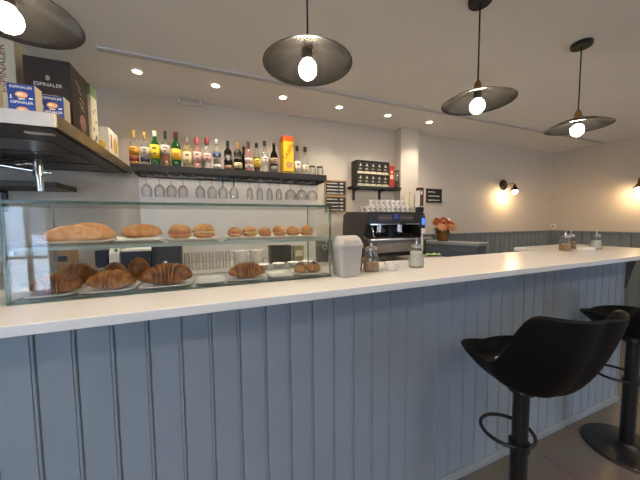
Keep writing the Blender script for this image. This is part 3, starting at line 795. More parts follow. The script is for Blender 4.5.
# ================================================================== back counter and side cabinet
ZK = 1.05
bc = thing('back_counter', 'steel topped back counter along the wall behind the bar', 'back counter', (0, 1.74, 0))
MB().box(-3.2, 1.978, .03, .858, .1, ZK-.031).box(1.9785, 2.10, .03, .758, .1, ZK-.031).box(-3.2, 1.978, .08, .8, 0, .0995).build('cabinet_body', mat('back_cabinet_grey', '#6a6a68', .6), bc)
b_ = MB().box(-3.2, 1.978, 0, .858, ZK-.03, ZK, bev=.003).box(1.9785, 2.12, 0, .758, ZK-.03, ZK, bev=.003)
b_.build('steel_top', mat('counter_steel', '#cfcbc3', .38, .7, var=.05, scale=20), bc)
sc_ = thing('side_cabinet', 'narrow slate blue cabinet with grey top carrying the flower pot', 'cabinet', (2.345, 1.815, 0), R(15))
MB().box(.008, .20, .015, .575, 0, 1.149).build('body', mat('slate_cabinet', '#4f5963', .55), sc_)
MB().box(0, .215, 0, .585, 1.15, 1.18, bev=.003).build('top', mat('cabinet_top_grey', '#84898b', .4), sc_)
d_ = MB().box(.002, .0078, .04, .30, .12, 1.10, bev=.001).build('door', mat('slate_door', '#4b555f', .5), sc_)
MB().tube([(.002, .27, .92), (-.018, .27, .92), (-.018, .27, .82), (.002, .27, .82)], .005).build('handle', M_steel, d_, smooth=True)

# ================================================================== pastry display case
X0, X1, Y0, Y1 = -.566, .502, 1.100, 1.398
pc = thing('pastry_case', 'two tier glass pastry display case standing on the white worktop', 'display case', (X0, Y0, 1.1525))
LX, LY, HZ = X1-X0, Y1-Y0, .316
GT = .008
def pane(name, x0, x1, y0, y1, z0, z1, edge=1):
    b = bmesh.new(); bmesh.ops.create_cube(b, size=1)
    for v in b.verts: v.co = Vector(((x0+x1)/2+v.co.x*(x1-x0), (y0+y1)/2+v.co.y*(y1-y0), (z0+z1)/2+v.co.z*(z1-z0)))
    dims = [x1-x0, y1-y0, z1-z0]; thin = dims.index(min(dims))
    for f in b.faces:
        n = [abs(c) for c in f.normal]
        f.material_index = 0 if n.index(max(n)) == thin else 1
    m_ = MB(); m_.add(b); return m_.build(name, [M_glass, M_glassfront if name == 'glass_shelf' else M_glassedge], pc)
pane('front_pane', GT+.0005, LX-GT-.0005, 0, GT, .0065, HZ-.0105)
pane('side_pane', 0, GT, 0, LY, .0065, HZ-.0105)
pane('side_pane', LX-GT, LX, 0, LY, .0065, HZ-.0105)
pane('top_pane', -.002, LX+.002, -.002, LY, HZ-.010, HZ)
pane('glass_shelf', GT+.001, LX-GT-.001, GT+.001, LY-.01, .161, .172)
pane('base_pane', 0, LX, 0, LY, 0, .006)
m_ = MB()
m_.box(GT+.0005, GT+.012, LY-.03, LY-.012, .150, .1605).build('shelf_clip', M_steel, pc)
MB().box(LX-GT-.012, LX-GT-.0005, LY-.03, LY-.012, .150, .1605).build('shelf_clip', M_steel, pc)
MB().box(LX-GT-.012, LX-GT-.0005, .012, .03, .150, .1605).build('shelf_clip', M_steel, pc)
MB().box(GT+.0005, GT+.012, .012, .03, .150, .1605).build('shelf_clip', M_steel, pc)
ZU, ZL = 1.1525+.1725, 1.1525+.0065          # shelf surfaces

def plate(x0, x1, y0, y1, z, lab, group=None):
    b = bmesh.new(); n = 40; rings = []
    hx, hy = (x1-x0)/2, (y1-y0)/2
    for inset, zz in [(.022, 0), (.012, .003), (0, .009), (-.0, .011), (.004, .011), (.014, .0055), (.024, .004)]:
        r = []
        for k in range(n):
            a = 2*PI*k/n; c, s_ = math.cos(a), math.sin(a); e = .32
            r.append(b.verts.new(((hx-inset)*math.copysign(abs(c)**e, c), (hy-inset)*math.copysign(abs(s_)**e, s_), zz)))
        rings.append(r)
    for A, B in zip(rings, rings[1:]):
        for k in range(n): b.faces.new((A[k], A[(k+1) % n], B[(k+1) % n], B[k]))
    b.faces.new(rings[0][::-1]); b.faces.new(rings[-1])
    bmesh.ops.recalc_face_normals(b, faces=b.faces)
    m_ = MB(); m_.add(b, 0)
    o = m_.build('serving_plate', M_porcelain, None, ((x0+x1)/2, (y0+y1)/2, z), smooth=True, ang=50)
    tag(o, lab, 'plate', group or 'white plates in the pastry case')
    return o
plate(-.585, -.335, 1.2, 1.36, ZU, 'white plate under the floury bread loaves') if False else None
plate(-.542, -.335, 1.19, 1.375, ZU, 'white plate under the two floury loaves on upper shelf')
plate(-.325, -.170, 1.19, 1.36, ZU, 'white plate under the long brown roll on upper shelf')
plate(-.160, .040, 1.18, 1.36, ZU, 'white plate under the pair of filled round rolls')
plate(.065, .480, 1.19, 1.36, ZU, 'long white plate under the row of six small rolls')
plate(-.543, -.415, 1.115, 1.265, ZL, 'white plate under the left front croissant')
plate(-.408, -.245, 1.115, 1.265, ZL, 'white plate under the second front croissant')
plate(-.237, -.062, 1.115, 1.265, ZL, 'white plate under the biggest dark croissant')
plate(-.055, .058, 1.115, 1.265, ZL, 'empty white plate between dark croissant and ridged croissant')
plate(.065, .226, 1.115, 1.265, ZL, 'white plate under the ridged croissant right of the middle')
plate(.233, .342, 1.115, 1.265, ZL, 'empty white plate left of the cream puffs')
plate(.349, .488, 1.115, 1.265, ZL, 'white plate under the two cream puffs')
plate(-.543, -.405, 1.275, 1.39, ZL, 'white plate under the left back bun on lower tier')
plate(-.398, -.235, 1.275, 1.39, ZL, 'white plate under the glossy bun pair at the back')

M_croi = baked('croissant_crust', '#6e3a18', '#c08040', 34, .4)
M_croi2 = baked('croissant_crust_dark', '#552a13', '#a9672f', 30, .36)
M_loaf = baked('floury_crust', '#b57e52', '#d9b08c', 24, .7, .35)
M_roll = baked('roll_crust', '#9c6432', '#cb9860', 30, .5, .3)
M_bun = baked('bun_crust', '#7a431c', '#c07f3c', 22, .3, .25)
M_crumb = mat('bread_crumb', '#e2c898', .8, var=.1); M_ham = mat('ham', '#b56a5a', .5, var=.2, scale=40)
M_paper = mat('white_paper', '#eeeae2', .8); M_choc = mat('chocolate', '#24120c', .3)
def crescent(L, rad, bend, lobes=7, flat=.85, seed=1, ridge=.10):
    rnd = random.Random(seed)
    b = bmesh.new(); nu, nv = 64, 24; rings = []
    for i in range(nu+1):
        t = -1 + 2*i/nu
        a = t*bend
        Rr = L/(2*math.sin(bend))
        cx, cy = Rr*math.sin(a), Rr*(math.cos(a)-math.cos(bend*.5))
        env = max(0.0, 1-abs(t)**2.1)**.62
        ph = t*lobes/2; fr = abs(ph*1. - round(ph))*2
        r = rad*env*(1 - ridge*(1-fr)**3*1.6 + .03*math.sin(9*t+seed)) + .0012
        ring = []
        for j in range(nv):
            v = 2*PI*j/nv
            ox = r*math.cos(v); oz = r*flat*math.sin(v)
            oz = max(oz, -r*.55)
            tw = 1 + .07*math.sin(3*v + 5*t + seed) + .05*math.sin(2*v - 9*t + 2*seed)
            ring.append(b.verts.new((cx + ox*tw*math.sin(a), cy + ox*tw*math.cos(a), oz + rad*.48*0 + rad*.55)))
        rings.append(ring)
    for A, B in zip(rings, rings[1:]):
        for j in range(nv): b.faces.new((A[j], A[(j+1) % nv], B[(j+1) % nv], B[j]))
    b.faces.new(rings[0][::-1]); b.faces.new(rings[-1])
    z0 = min(v.co.z for v in b.verts)
    for v in b.verts: v.co.z -= z0
    bmesh.ops.recalc_face_normals(b, faces=b.faces)
    return b
def croissant(x, y, z, rz, L, rad, bend, m, lab, seed, lobes=7, ridge=.10):
    mb = MB(); mb.add(crescent(L, rad, bend, lobes, .95, seed, ridge), 0)
    o = mb.build('croissant', m, None, (x, y, z), rz, smooth=True, ang=80)
    return tag(o, lab, 'croissant', 'croissants on the lower tier')
PZ = ZL + .0042
croissant(-.478, 1.185, PZ, R(8), .118, .041, .9, M_croi2, 'brown croissant at the left front of the lower tier', 2)
croissant(-.327, 1.185, PZ, R(-6), .135, .044, .8, M_croi, 'golden brown croissant second from left in front', 5, 6)
croissant(-.150, 1.187, PZ, R(4), .155, .052, .95, M_croi2, 'largest dark brown croissant in the middle front', 9, 8)
croissant(.146, 1.185, PZ, R(-3), .138, .042, .85, M_croi, 'ridged golden croissant right of the empty plate', 12, 9, .16)
croissant(-.474, 1.332, PZ+.001, R(10), .125, .052, .7, M_bun, 'smooth brown croissant at the back left of lower tier', 3, 5, .04)
def blob(name, L, W, H, seed, m, loc, rz, lab, cat, group, cut=False, nlobes=0):
    rnd = random.Random(seed)
    b = bmesh.new(); bmesh.ops.create_uvsphere(b, u_segments=40, v_segments=24, radius=1)
    ph = [rnd.uniform(0, 6) for _ in range(4)]
    for v in b.verts:
        x, y, z = v.co
        k = 1 + .03*math.sin(3*x+ph[0]) + .03*math.sin(4*y+ph[1]) + .02*math.sin(5*x*y+ph[2])
        if nlobes: k *= 1 + .05*math.cos(nlobes*PI*x)
        sq = (abs(x)**2.6)
        zz = z*H*k if z > 0 else z*H*.38
        v.co = Vector((x*L*k, y*W*k*(1-.12*sq), zz))
    z0 = min(v.co.z for v in b.verts)
    for v in b.verts: v.co.z = v.co.z - z0
    mb = MB(); mb.add(b, 0)
    o = mb.build(name, m, None, loc, rz, smooth=True, ang=80)
    return tag(o, lab, cat, group)
PU = ZU + .0042
blob('bread_loaf', .086, .033, .046, 1, M_loaf, (-.452, 1.245, PU), R(9), 'floury oblong loaf in front on upper shelf', 'bread', 'floury loaves on the upper shelf')
blob('bread_loaf', .082, .032, .050, 4, M_loaf, (-.425, 1.322, PU), R(6), 'floury oblong loaf behind on upper shelf', 'bread', 'floury loaves on the upper shelf')
o = blob('bread_loaf', .068, .034, .042, 6, M_roll, (-.243, 1.275, PU+.010), R(12), 'long brown roll with white paper on its own plate', 'bread', None)
blob('bread_bun', .046, .040, .054, 8, M_bun, (-.356, 1.335, PZ+.0005), R(20), 'glossy dark bun behind the second croissant', 'bun', 'glossy buns at the back')
blob('bread_bun', .042, .038, .066, 11, M_bun, (-.270, 1.337, PZ+.0005), R(-10), 'glossy golden bun right of the dark bun at back', 'bun', 'glossy buns at the back')
m_ = MB()
b = bmesh.new()
pts = [(-.068, -.05, .0), (.03, -.055, .0), (.035, .05, .0), (-.06, .055, .0), (-.085, 0, .016)]
vs = [b.verts.new(p) for p in pts]; b.faces.new((vs[0], vs[1], vs[2], vs[3], vs[4]))
m_.add(b, 0); pp = m_.build('paper_napkin', M_paper, None, (-.243, 1.275, PU+.0005))
sd = pp.modifiers.new('t', 'SOLIDIFY'); sd.thickness = .0008; sd.offset = 1
tag(pp, 'white paper under the long brown roll', 'napkin')
def filled_roll(x, y, z, rz, r, h, lab, grp, seed, first=[None]):
    t = thing('filled_roll', lab, 'roll', (x, y, z), rz, grp)
    rnd = random.Random(seed)
    def half(z0, hh, up_):
        b = bmesh.new(); bmesh.ops.create_uvsphere(b, u_segments=32, v_segments=20, radius=1)
        for v in b.verts:
            k = 1+.03*math.sin(4*v.co.x+seed)+.02*math.sin(5*v.co.y+2*seed)
            v.co = Vector((v.co.x*r*k*1.06, v.co.y*r*k, max(v.co.z, -.05)*hh*k if up_ else (v.co.z*hh*.5 if v.co.z < 0 else v.co.z*hh*.25)))
        z1 = min(v.co.z for v in b.verts)
        for v in b.verts: v.co.z += z0 - z1
        return b
    mb = MB(); mb.add(half(0, h*.62, False), 0); mb.build('bottom_half', M_roll, t, smooth=True, ang=60)
    mb = MB(); mb.lathe([(0, h*.40), (r*1.02, h*.40), (r*1.04, h*.46), (r*.98, h*.5), (0, h*.5)], seg=20, sx=1.05); mb.build('filling', M_ham if seed % 2 else M_crumb, t, smooth=True)
    mb = MB(); mb.add(half(h*.47, h*.55, True), 0); tp_ = mb.build('top_half', M_roll, t, smooth=True, ang=60); tp_.rotation_euler = (R(-7), 0, 0)
    return t
filled_roll(-.108, 1.265, PU, 0, .041, .060, 'filled round roll, left of the pair on upper shelf', 'filled round rolls', 3)
filled_roll(-.016, 1.265, PU, R(40), .041, .062, 'filled round roll, right of the pair, seeded brown top', 'filled round rolls', 6)
for k, nm in enumerate(('leftmost', 'second', 'third', 'fourth', 'fifth', 'rightmost')):
    filled_roll(.110+.0675*k, 1.27+.006*((k*2) % 3), PU, R(37*k), .0305, .046+.004*(k % 2), 'small filled roll, %s in the row of six on upper shelf' % nm, 'small rolls in a row', 3+k)
def puff(x, y, lab, seed):
    t = thing('cream_puff', lab, 'pastry', (x, y, PZ), 0, 'cream puffs with chocolate')
    b = bmesh.new(); bmesh.ops.create_uvsphere(b, u_segments=28, v_segments=18, radius=1)
    for v in b.verts:
        k = 1+.05*math.sin(5*v.co.x+seed)+.05*math.sin(6*v.co.y+seed*2)
        v.co = Vector((v.co.x*.031*k, v.co.y*.032*k, (v.co.z*.03*k if v.co.z > 0 else v.co.z*.014)))
    z1 = min(v.co.z for v in b.verts)
    for v in b.verts: v.co.z -= z1
    mb = MB(); mb.add(b, 0); mb.build('choux', M_roll, t, smooth=True, ang=80)
    MB().ball((0, .004, .040), .015, (1.1, 1.1, .5), 14).build('chocolate_top', M_choc, t, smooth=True)
puff(.388, 1.19, 'small cream puff with chocolate, left of two', 1)
puff(.452, 1.195, 'small cream puff with chocolate, right of two by the case end', 4)

# ================================================================== things on the worktop
ZT = 1.1525
bn = thing('countertop_bin', 'pale grey countertop bin with swing lid beside the pastry case', 'bin', (.577, 1.105, ZT))
def rrect_loft(sections, n=40, e=.35):
    b = bmesh.new(); rings = []
    for hx, hy, z in sections:
        rings.append([b.verts.new((hx*math.copysign(abs(math.cos(2*PI*k/n))**e, math.cos(2*PI*k/n)), hy*math.copysign(abs(math.sin(2*PI*k/n))**e, math.sin(2*PI*k/n)), z)) for k in range(n)])
    for A, B in zip(rings, rings[1:]):
        for k in range(n): b.faces.new((A[k], A[(k+1) % n], B[(k+1) % n], B[k]))
    b.faces.new(rings[0][::-1]); b.faces.new(rings[-1])
    bmesh.ops.recalc_face_normals(b, faces=b.faces); return b
M_bin = mat('bin_plastic', '#b3b0aa', .45, var=.03)
m_ = MB(); m_.add(rrect_loft([(.046, .046, 0), (.050, .050, .004), (.060, .058, .126), (.064, .062, .128), (.064, .062, .134), (.060, .058, .135)]), 0); m_.build('body', M_bin, bn, smooth=True, ang=45)
m_ = MB(); m_.add(rrect_loft([(.063, .061, .1355), (.064, .062, .142), (.060, .058, .150), (.056, .048, .166), (.050, .030, .178), (.046, .012, .181)]), 0); m_.build('lid', mat('bin_lid_plastic', '#bdb9b1', .4, var=.02), bn, smooth=True, ang=50)
m_ = MB(); m_.box(-.036, .036, -.052, -.050, 0, .02, rot=Matrix.Rotation(R(-40), 3, 'X')); fl = m_.build('flap', mat('bin_flap', '#a5a19a', .4), bn, (0, .0, .150))

def dispenser(x, y, lab, sugar, level=.07, rz=0., clasp=False):
    t = thing('sugar_dispenser', lab, 'sugar dispenser', (x, y, ZT), rz, 'glass sugar dispensers on the worktop')
    MB().lathe([(0, 0), (.036, 0), (.039, .004), (.039, .03), (.033, .07), (.027, .098), (.027, .104), (.025, .104), (.025, .098), (.031, .07), (.037, .03), (.036, .006), (0, .006)], seg=28).build('glass_body', M_clear, t, smooth=True, ang=50)
    pr = [(0, .0068), (.035, .0068), (.0362, .03)]
    z = .04
    while z < level: pr.append((.0362 - (z-.03)*.14, z)); z += .01
    pr += [(.0362-(level-.03)*.14, level), (0, level+.004)]
    MB().lathe(pr, seg=24).build('sugar', sugar, t, smooth=True, ang=50)
    MB().lathe([(0, .1042), (.0285, .1042), (.029, .108), (.027, .118), (.008, .124), (0, .124)], seg=24).build('lid', M_steel, t, smooth=True, ang=50)
    MB().lathe([(0, .1242), (.006, .1242), (.0055, .150), (.004, .152), (0, .152)], seg=14).build('pour_tube', M_chrome, t, smooth=True, ang=50)
S_br = mat('brown_sugar', '#b0824e', .8, var=.15, scale=200); S_wh = mat('white_sugar', '#e6e2d8', .8, var=.04, scale=200)
dispenser(.736, 1.145, 'glass dispenser of brown sugar beside the grey bin', S_br, .045)
dispenser(1.020, 1.150, 'glass dispenser of white sugar in front of espresso machine', S_wh, .085)
dispenser(2.605, 1.270, 'glass dispenser of brown sugar, left of three at far end', S_br, .052)
dispenser(2.83, 1.345, 'glass dispenser of brown sugar, middle of three at far end', S_br, .06)
dispenser(2.990, 1.245, 'glass dispenser of white sugar, rightmost at far end', S_wh, .07)
m_ = MB(); m_.lathe([(0, 0), (.024, 0), (.028, .004), (.036, .040), (.0335, .040), (.026, .007), (0, .006)], seg=28)
tag(m_.build('small_dish', M_porcelain, None, (.842, 1.125, ZT), smooth=True, ang=50), 'small white dish between two sugar dispensers near bin', 'dish')
m_ = MB(); m_.add(rrect_loft([(.045, .03, 0), (.05, .034, .003), (.052, .036, .028), (.049, .033, .028), (.046, .030, .006)], 36, .4), 0)
tag(m_.build('napkin_tray', M_porcelain, None, (2.76, 1.21, ZT), R(-35), smooth=True, ang=50), 'low white tray between the dispensers at far end', 'tray')
t = thing('small_bottle', 'tiny dark bottle with white cap behind the grey bin', 'bottle', (.700, 1.205, ZT))
MB().lathe([(0, 0), (.017, 0), (.018, .003), (.018, .035), (.010, .045), (0, .045)], seg=18).build('body', mat('dark_plum', '#2a1c26', .4), t, smooth=True, ang=50)
MB().lathe([(0, .0452), (.012, .0452), (.012, .062), (0, .063)], seg=16).build('cap', M_white, t, smooth=True, ang=50)

# ================================================================== espresso machine and cups
em = thing('espresso_machine', 'black and steel espresso machine on the back counter', 'espresso machine', (1.17, 1.88, ZK))
M_emb = mat('machine_black', '#211f1d', .35, .3, var=.1); M_ems = mat('machine_steel', '#8f8474', .45, .6, var=.1, scale=20)
M_emg = mat('machine_grey', '#35322e', .4, .25, var=.15, scale=10)
EW = .61
def side(x0, x1, name):
    prof = [(.0, .05), (.0, .20), (.06, .23), (.03, .30), (.02, .40), (.04, .425), (.36, .435), (.42, .41), (.44, .30), (.44, .05)]
    b = bmesh.new(); A = [b.verts.new((x0, y, z)) for y, z in prof]; B = [b.verts.new((x1, y, z)) for y, z in prof]
    b.faces.new(A); b.faces.new(B[::-1])
    for i in range(len(prof)): b.faces.new((A[i], A[(i+1) % len(prof)], B[(i+1) % len(prof)], B[i]))
    bmesh.ops.recalc_face_normals(b, faces=b.faces)
    m_ = MB(); m_.add(b, 0); o = m_.build(name, M_emg, em)
    bv = o.modifiers.new('b', 'BEVEL'); bv.width = .012; bv.segments = 3
side(0, .024, 'side_panel'); side(EW-.024, EW, 'side_panel')
m_ = MB(); m_.box(.0245, EW-.0245, .03, .43, .315, .424, bev=.008); m_.build('upper_body', M_emb, em)
m_ = MB(); m_.box(.0245, EW-.0245, .26, .43, .06, .3145); m_.build('backsplash', M_emg, em)
m_ = MB(); m_.box(.0245, EW-.0245, .0, .2595, .085, .188, bev=.006); m_.build('lower_front', M_ems, em)
m_ = MB(); m_.box(.01, EW+.03, -.04, .255, .189, .205, bev=.004); m_.build('drip_tray', M_steel, em)
m_ = MB(); m_.box(.03, EW-.03, -.035, .24, .2055, .2085); m_.build('drip_grid', M_darksteel, em)
m_ = MB(); m_.box(.0245, EW-.0245, .02, .42, .0505, .0845); m_.build('plinth', M_blackmatte, em)
for fx in (.06, EW-.06):
    for fy in (.06, .38): MB().cyl((fx, fy, .0005), (fx, fy, .050), .018).build('foot', M_blackmatte, em, smooth=True)
MB().box(.05, EW-.05, .027, .0298, .318, .324).build('chrome_strip', M_chrome, em)
for gx in (.19, .41):
    g_ = MB().cyl((gx, .13, .314), (gx, .13, .262), .034, seg=24).cyl((gx, .13, .2618), (gx, .13, .252), .038, seg=24).build('group_head', M_chrome, em, smooth=True)
    MB().cyl((gx, .13, .2515), (gx, .13, .228), .033, seg=24).tube([(gx, .10, .242), (gx, .03, .238), (gx, -.03, .228)], .010, taper=[.009, .012, .014]).build('portafilter', M_black, g_, smooth=True)
    m_ = MB()
    for k in range(5): m_.cyl((gx-.05+.024*k, .0302, .375), (gx-.05+.024*k, .026, .375), .008, seg=14)
    kp = MB().box(gx-.07, gx+.07, .0262, .0299, .350, .400, bev=.001).build('keypad', mat('keypad_grey', '#3a3836', .4), em)
    for k in range(5): MB().cyl((gx-.05+.025*k, .0260, .375), (gx-.05+.025*k, .0235, .375), .007, seg=14).build('button', mat('button_red_grey', '#8a6a66', .4), kp, smooth=True)
MB().box(.285, .320, .0262, .0299, .365, .405).build('blue_display', mat('blue_display', '#2748b0', .3), em)
MB().cyl((.30, .245, .262), (.30, .215, .262), .024, seg=24).build('pressure_gauge', M_white, em, smooth=True)['label'] = 'round white gauge'
for wx in (.06, EW-.06): MB().tube([(wx, .08, .315), (wx, .03, .30), (wx, .0, .24), (wx+.008, .0, .215)], .006).build('steam_wand', M_chrome, em, smooth=True)
# cups stacked on top
ZE = ZK + .4245
M_dot = mat('cup_print', '#3a322c', .6)
cup0 = None
rows = [('lower', ZE, 9, .036, 1.965), ('upper', ZE+.0505, 7, .075, 1.968), ('back lower', ZE, 9, .036, 2.045)]
for row, z, n, off, y in rows:
    for k in range(n):
        x = 1.17 + off + .025 + .0505*k
        lab = 'small white espresso cup, %s of the %s row on the espresso machine' % (['first', 'second', 'third', 'fourth', 'fifth', 'sixth', 'seventh', 'eighth', 'ninth'][k], row)
        if x > 1.645: continue
        if cup0 is None:
            cup0 = thing('espresso_cup', lab, 'cup', (x, y, z), 0, 'white cups on the espresso machine')
            MB().lathe([(0, 0), (.0165, 0), (.0175, .003), (.0235, .048), (.0245, .050), (.0225, .050), (.0165, .006), (0, .005)], seg=22).build('body', M_porcelain, cup0, smooth=True, ang=50)
            m_ = MB(); m_.ball((0, -.0205, .026), .0065, (1, .25, 1.1), 10); m_.build('print', M_dot, cup0, smooth=True)
            MB().tube([(.0205, .010, .040), (.030, .016, .036), (.029, .016, .020), (.0175, .010, .014)], .0025, 6).build('handle', M_porcelain, cup0, smooth=True).scale = (.72, .72, 1)
        else: dup(cup0, (x, y, z), 0, lab)
def cup_stack(x, y, h, lab):
    t = thing('paper_cup_stack', lab, 'cups', (x, y, ZE), 0, 'tall paper cup stacks')
    t2 = MB(); n = int(h/.016)
    prof = [(0, 0), (.026, 0)]
    for k in range(n): prof += [(.026+.0004*k, .016*k+.002), (.0278, .016*k+.012), (.0262, .016*k+.0155)]
    prof += [(.024, h), (0, h)]
    t2.lathe(prof, seg=22); t2.build('stacked_cups', mat('cup_paper', '#e8dfc8', .7), t, smooth=True, ang=30)
    MB().lathe([(.0245, h+.0005), (.0285, h+.0005), (.029, h+.005), (.0245, h+.005)], seg=22).build('rim', M_white, t, smooth=True)
cup_stack(1.668, 2.03, .150, 'tall stack of cream paper cups, left and shorter one')
cup_stack(1.722, 2.01, .175, 'tall stack of cream paper cups, right and taller one')
sh = thing('stirrer_holder', 'dark red and white stirrer box at right end of the machine top', 'holder', (1.752, 1.945, ZE))
MB().box(-.022, .022, -.03, .03, 0, .045, bev=.002).build('base', M_blackmatte, sh)
MB().box(-.026, .026, -.028, .028, .0455, .052).box(-.026, -.022, -.028, .028, .052, .19).box(.022, .026, -.028, .028, .052, .19).build('case', M_white, sh)
m_ = MB(); m_.box(-.0215, .0215, -.026, .026, .0525, .215, bev=.002); m_.build('packets', mat('maroon_print', '#4a1c1a', .6, var=.5, scale=60), sh)
m_ = MB(); m_.ball((-.004, -.0262, .17), .014, (.8, .05, 1.4), 12); m_.build('print', M_tea, sh, smooth=True)
# payment terminal
ct = thing('card_terminal', 'small terminal with blue screen on a stand before espresso machine', 'card terminal', (1.638, 1.785, ZK+.0005))
MB().lathe([(0, 0), (.036, 0), (.037, .004), (.034, .008), (.010, .012), (.008, .02), (.008, .234), (0, .234)], seg=24).build('stand', M_white, ct, smooth=True, ang=40)
tb_ = MB().box(-.022, .022, -.012, .012, .2345, .390, bev=.004).build('housing', mat('terminal_black', '#1d1d22', .4), ct)
MB().box(-.016, .016, -.0135, -.0125, .315, .370).build('screen', emit('screen_blue', '#3a6ad0', .7), tb_)
MB().box(-.020, .020, -.0145, -.0125, .240, .285, bev=.0005).build('paper_slip', M_white, tb_)

# ================================================================== flower pot
fp = thing('flower_pot', 'wicker pot of orange flowers on the side cabinet', 'flower pot', (2.330, 2.23, 1.1805))
def wicker():
    m, nt, b = nt_new('wicker'); tc = nt.nodes.new('ShaderNodeTexCoord')
    wv = nt.nodes.new('ShaderNodeTexWave'); wv.wave_type = 'BANDS'; wv.bands_direction = 'Z'; wv.inputs['Scale'].default_value = 40; wv.inputs['Distortion'].default_value = 3
    nt.links.new(tc.outputs['Object'], wv.inputs['Vector'])
    rp = nt.nodes.new('ShaderNodeValToRGB'); rp.color_ramp.elements[0].color = srgb('#5c3518'); rp.color_ramp.elements[1].color = srgb('#a8692f')
    nt.links.new(wv.outputs['Fac'], rp.inputs['Fac']); nt.links.new(rp.outputs['Color'], b.inputs['Base Color'])
    bp = nt.nodes.new('ShaderNodeBump'); bp.inputs['Strength'].default_value = .6; nt.links.new(wv.outputs['Fac'], bp.inputs['Height']); nt.links.new(bp.outputs['Normal'], b.inputs['Normal'])
    b.inputs['Roughness'].default_value = .7
    return m
MB().lathe([(0, 0), (.050, 0), (.053, .004), (.062, .098), (.064, .104), (.058, .104), (.056, .09), (0, .088)], seg=32).build('pot', wicker(), fp, smooth=True, ang=50)
M_leaf = mat('leaf_dark', '#2f3d1c', .6, var=.4, scale=40); M_petal = mat('petal_orange', '#eca872', .6, var=.18, scale=60); M_petal2 = mat('petal_rust', '#b9632c', .6, var=.2, scale=60)
def leaf(mb, p, d, L, wd):
    d = Vector(d).normalized(); s_ = d.cross(Vector((0, 0, 1)))
    if s_.length < .01: s_ = Vector((1, 0, 0))
    s_.normalize(); u_ = s_.cross(d); p = Vector(p)
    b = bmesh.new(); row = []
    for k in range(6):
        t = k/5; wv_ = wd*math.sin(PI*min(1, t*.92+.04)); c = p + d*L*t - Vector((0, 0, 1))*L*.35*t*t
        row.append((b.verts.new(c - s_*wv_ + u_*wv_*.3), b.verts.new(c), b.verts.new(c + s_*wv_ + u_*wv_*.3)))
    for a, c in zip(row, row[1:]):
        b.faces.new((a[0], a[1], c[1], c[0])); b.faces.new((a[1], a[2], c[2], c[1]))
    mb.add(b, 0)
rnd = random.Random(11)
m_ = MB()
for k in range(80):
    a = rnd.uniform(0, 2*PI); e = rnd.uniform(.1, 1.1)
    leaf(m_, (rnd.uniform(-.04, .04), rnd.uniform(-.04, .04), .10), (math.cos(a), math.sin(a), e), rnd.uniform(.07, .125), rnd.uniform(.014, .024))
m_.build('foliage', M_leaf, fp, smooth=True)
def flower(c, n, r, m, petals=18):
    n = Vector(n).normalized(); q = Vector((0, 0, 1)).rotation_difference(n)
    mb = MB()
    for ring, (rr, lift, cnt_) in enumerate([(r, .0, petals), (r*.78, .012, petals-3), (r*.5, .02, petals-7)]):
        for k in range(cnt_):
            a = 2*PI*k/cnt_ + ring*.3
            d = q @ Vector((math.cos(a), math.sin(a), .25+.35*ring))
            leaf(mb, Vector(c)+n*lift, d, rr, rr*.24)
    o = mb.build('flower_head', m, fp, smooth=True)
    o2 = MB().ball(Vector(c)+n*.026, r*.2, (1, 1, .8), 12).build('flower_centre', mat('flower_eye', '#5a3a1c', .8), o, smooth=True)
    MB().tube([(c[0]*.3, c[1]*.3, .09), (c[0]*.8, c[1]*.8, c[2]*.6), c], .003, 6).build('stem', M_leaf, fp, smooth=True)
flower((-.045, -.045, .185), (-.55, -.8, .3), .070, M_petal)
flower((.055, -.055, .178), (-.2, -.95, .2), .064, M_petal)
flower((-.060, .03, .215), (-.5, -.5, .6), .058, M_petal2)
flower((.02, .02, .222), (-.2, -.6, .7), .058, M_petal2)
flower((.085, .01, .200), (.3, -.8, .4), .052, M_petal2)
MB().ball((.005, -.075, .225), .014, (1, 1, 1), 10).build('white_bud', M_white, fp, smooth=True)['label'] = 'small white bud'

# ================================================================== things on the back counter
ZK1 = ZK + .0005
def carton(name, lab, cat, x0, x1, y0, y1, h, m, group=None):
    t = thing(name, lab, cat, ((x0+x1)/2, (y0+y1)/2, ZK1), 0, group)
    wx, wy = (x1-x0)/2, (y1-y0)/2
    MB().box(-wx, wx, -wy, wy, 0, h, bev=.002).build('carton', m, t)
    return t, wx, wy
M_navycard = mat('navy_card', '#1a2230', .5, var=.1)
t, wx, wy = carton('navy_box', 'narrow navy box left of the white milk carton', 'box', -.705, -.640, 2.25, 2.36, .165, M_navycard, 'navy boxes on the back counter')
MB().box(-wx+.01, wx-.01, -wy-.0008, -wy-.0003, .03, .05).build('print', mat('dim_white_print', '#9ba3b0', .6), t)
t, wx, wy = carton('milk_carton', 'white milk carton between navy boxes on back counter', 'carton', -.628, -.571, 2.25, 2.32, .140, M_white)
b = bmesh.new()
pr_ = [(-wy, .1405), (wy, .1405), (0.004, .172), (.004, .186), (-.004, .186), (-.004, .172)]
A = [b.verts.new((-wx, y, z)) for y, z in pr_]; B = [b.verts.new((wx, y, z)) for y, z in pr_]
b.faces.new(A); b.faces.new(B[::-1])
for i in range(6): b.faces.new((A[i], A[(i+1) % 6], B[(i+1) % 6], B[i]))
bmesh.ops.recalc_face_normals(b, faces=b.faces); m_ = MB(); m_.add(b, 0); m_.build('gable_top', M_white, t)
MB().cyl((.012, -.025, .158), (.012, -.034, .168), .010).build('cap', mat('green_cap', '#4b8a4a', .5), t, smooth=True)
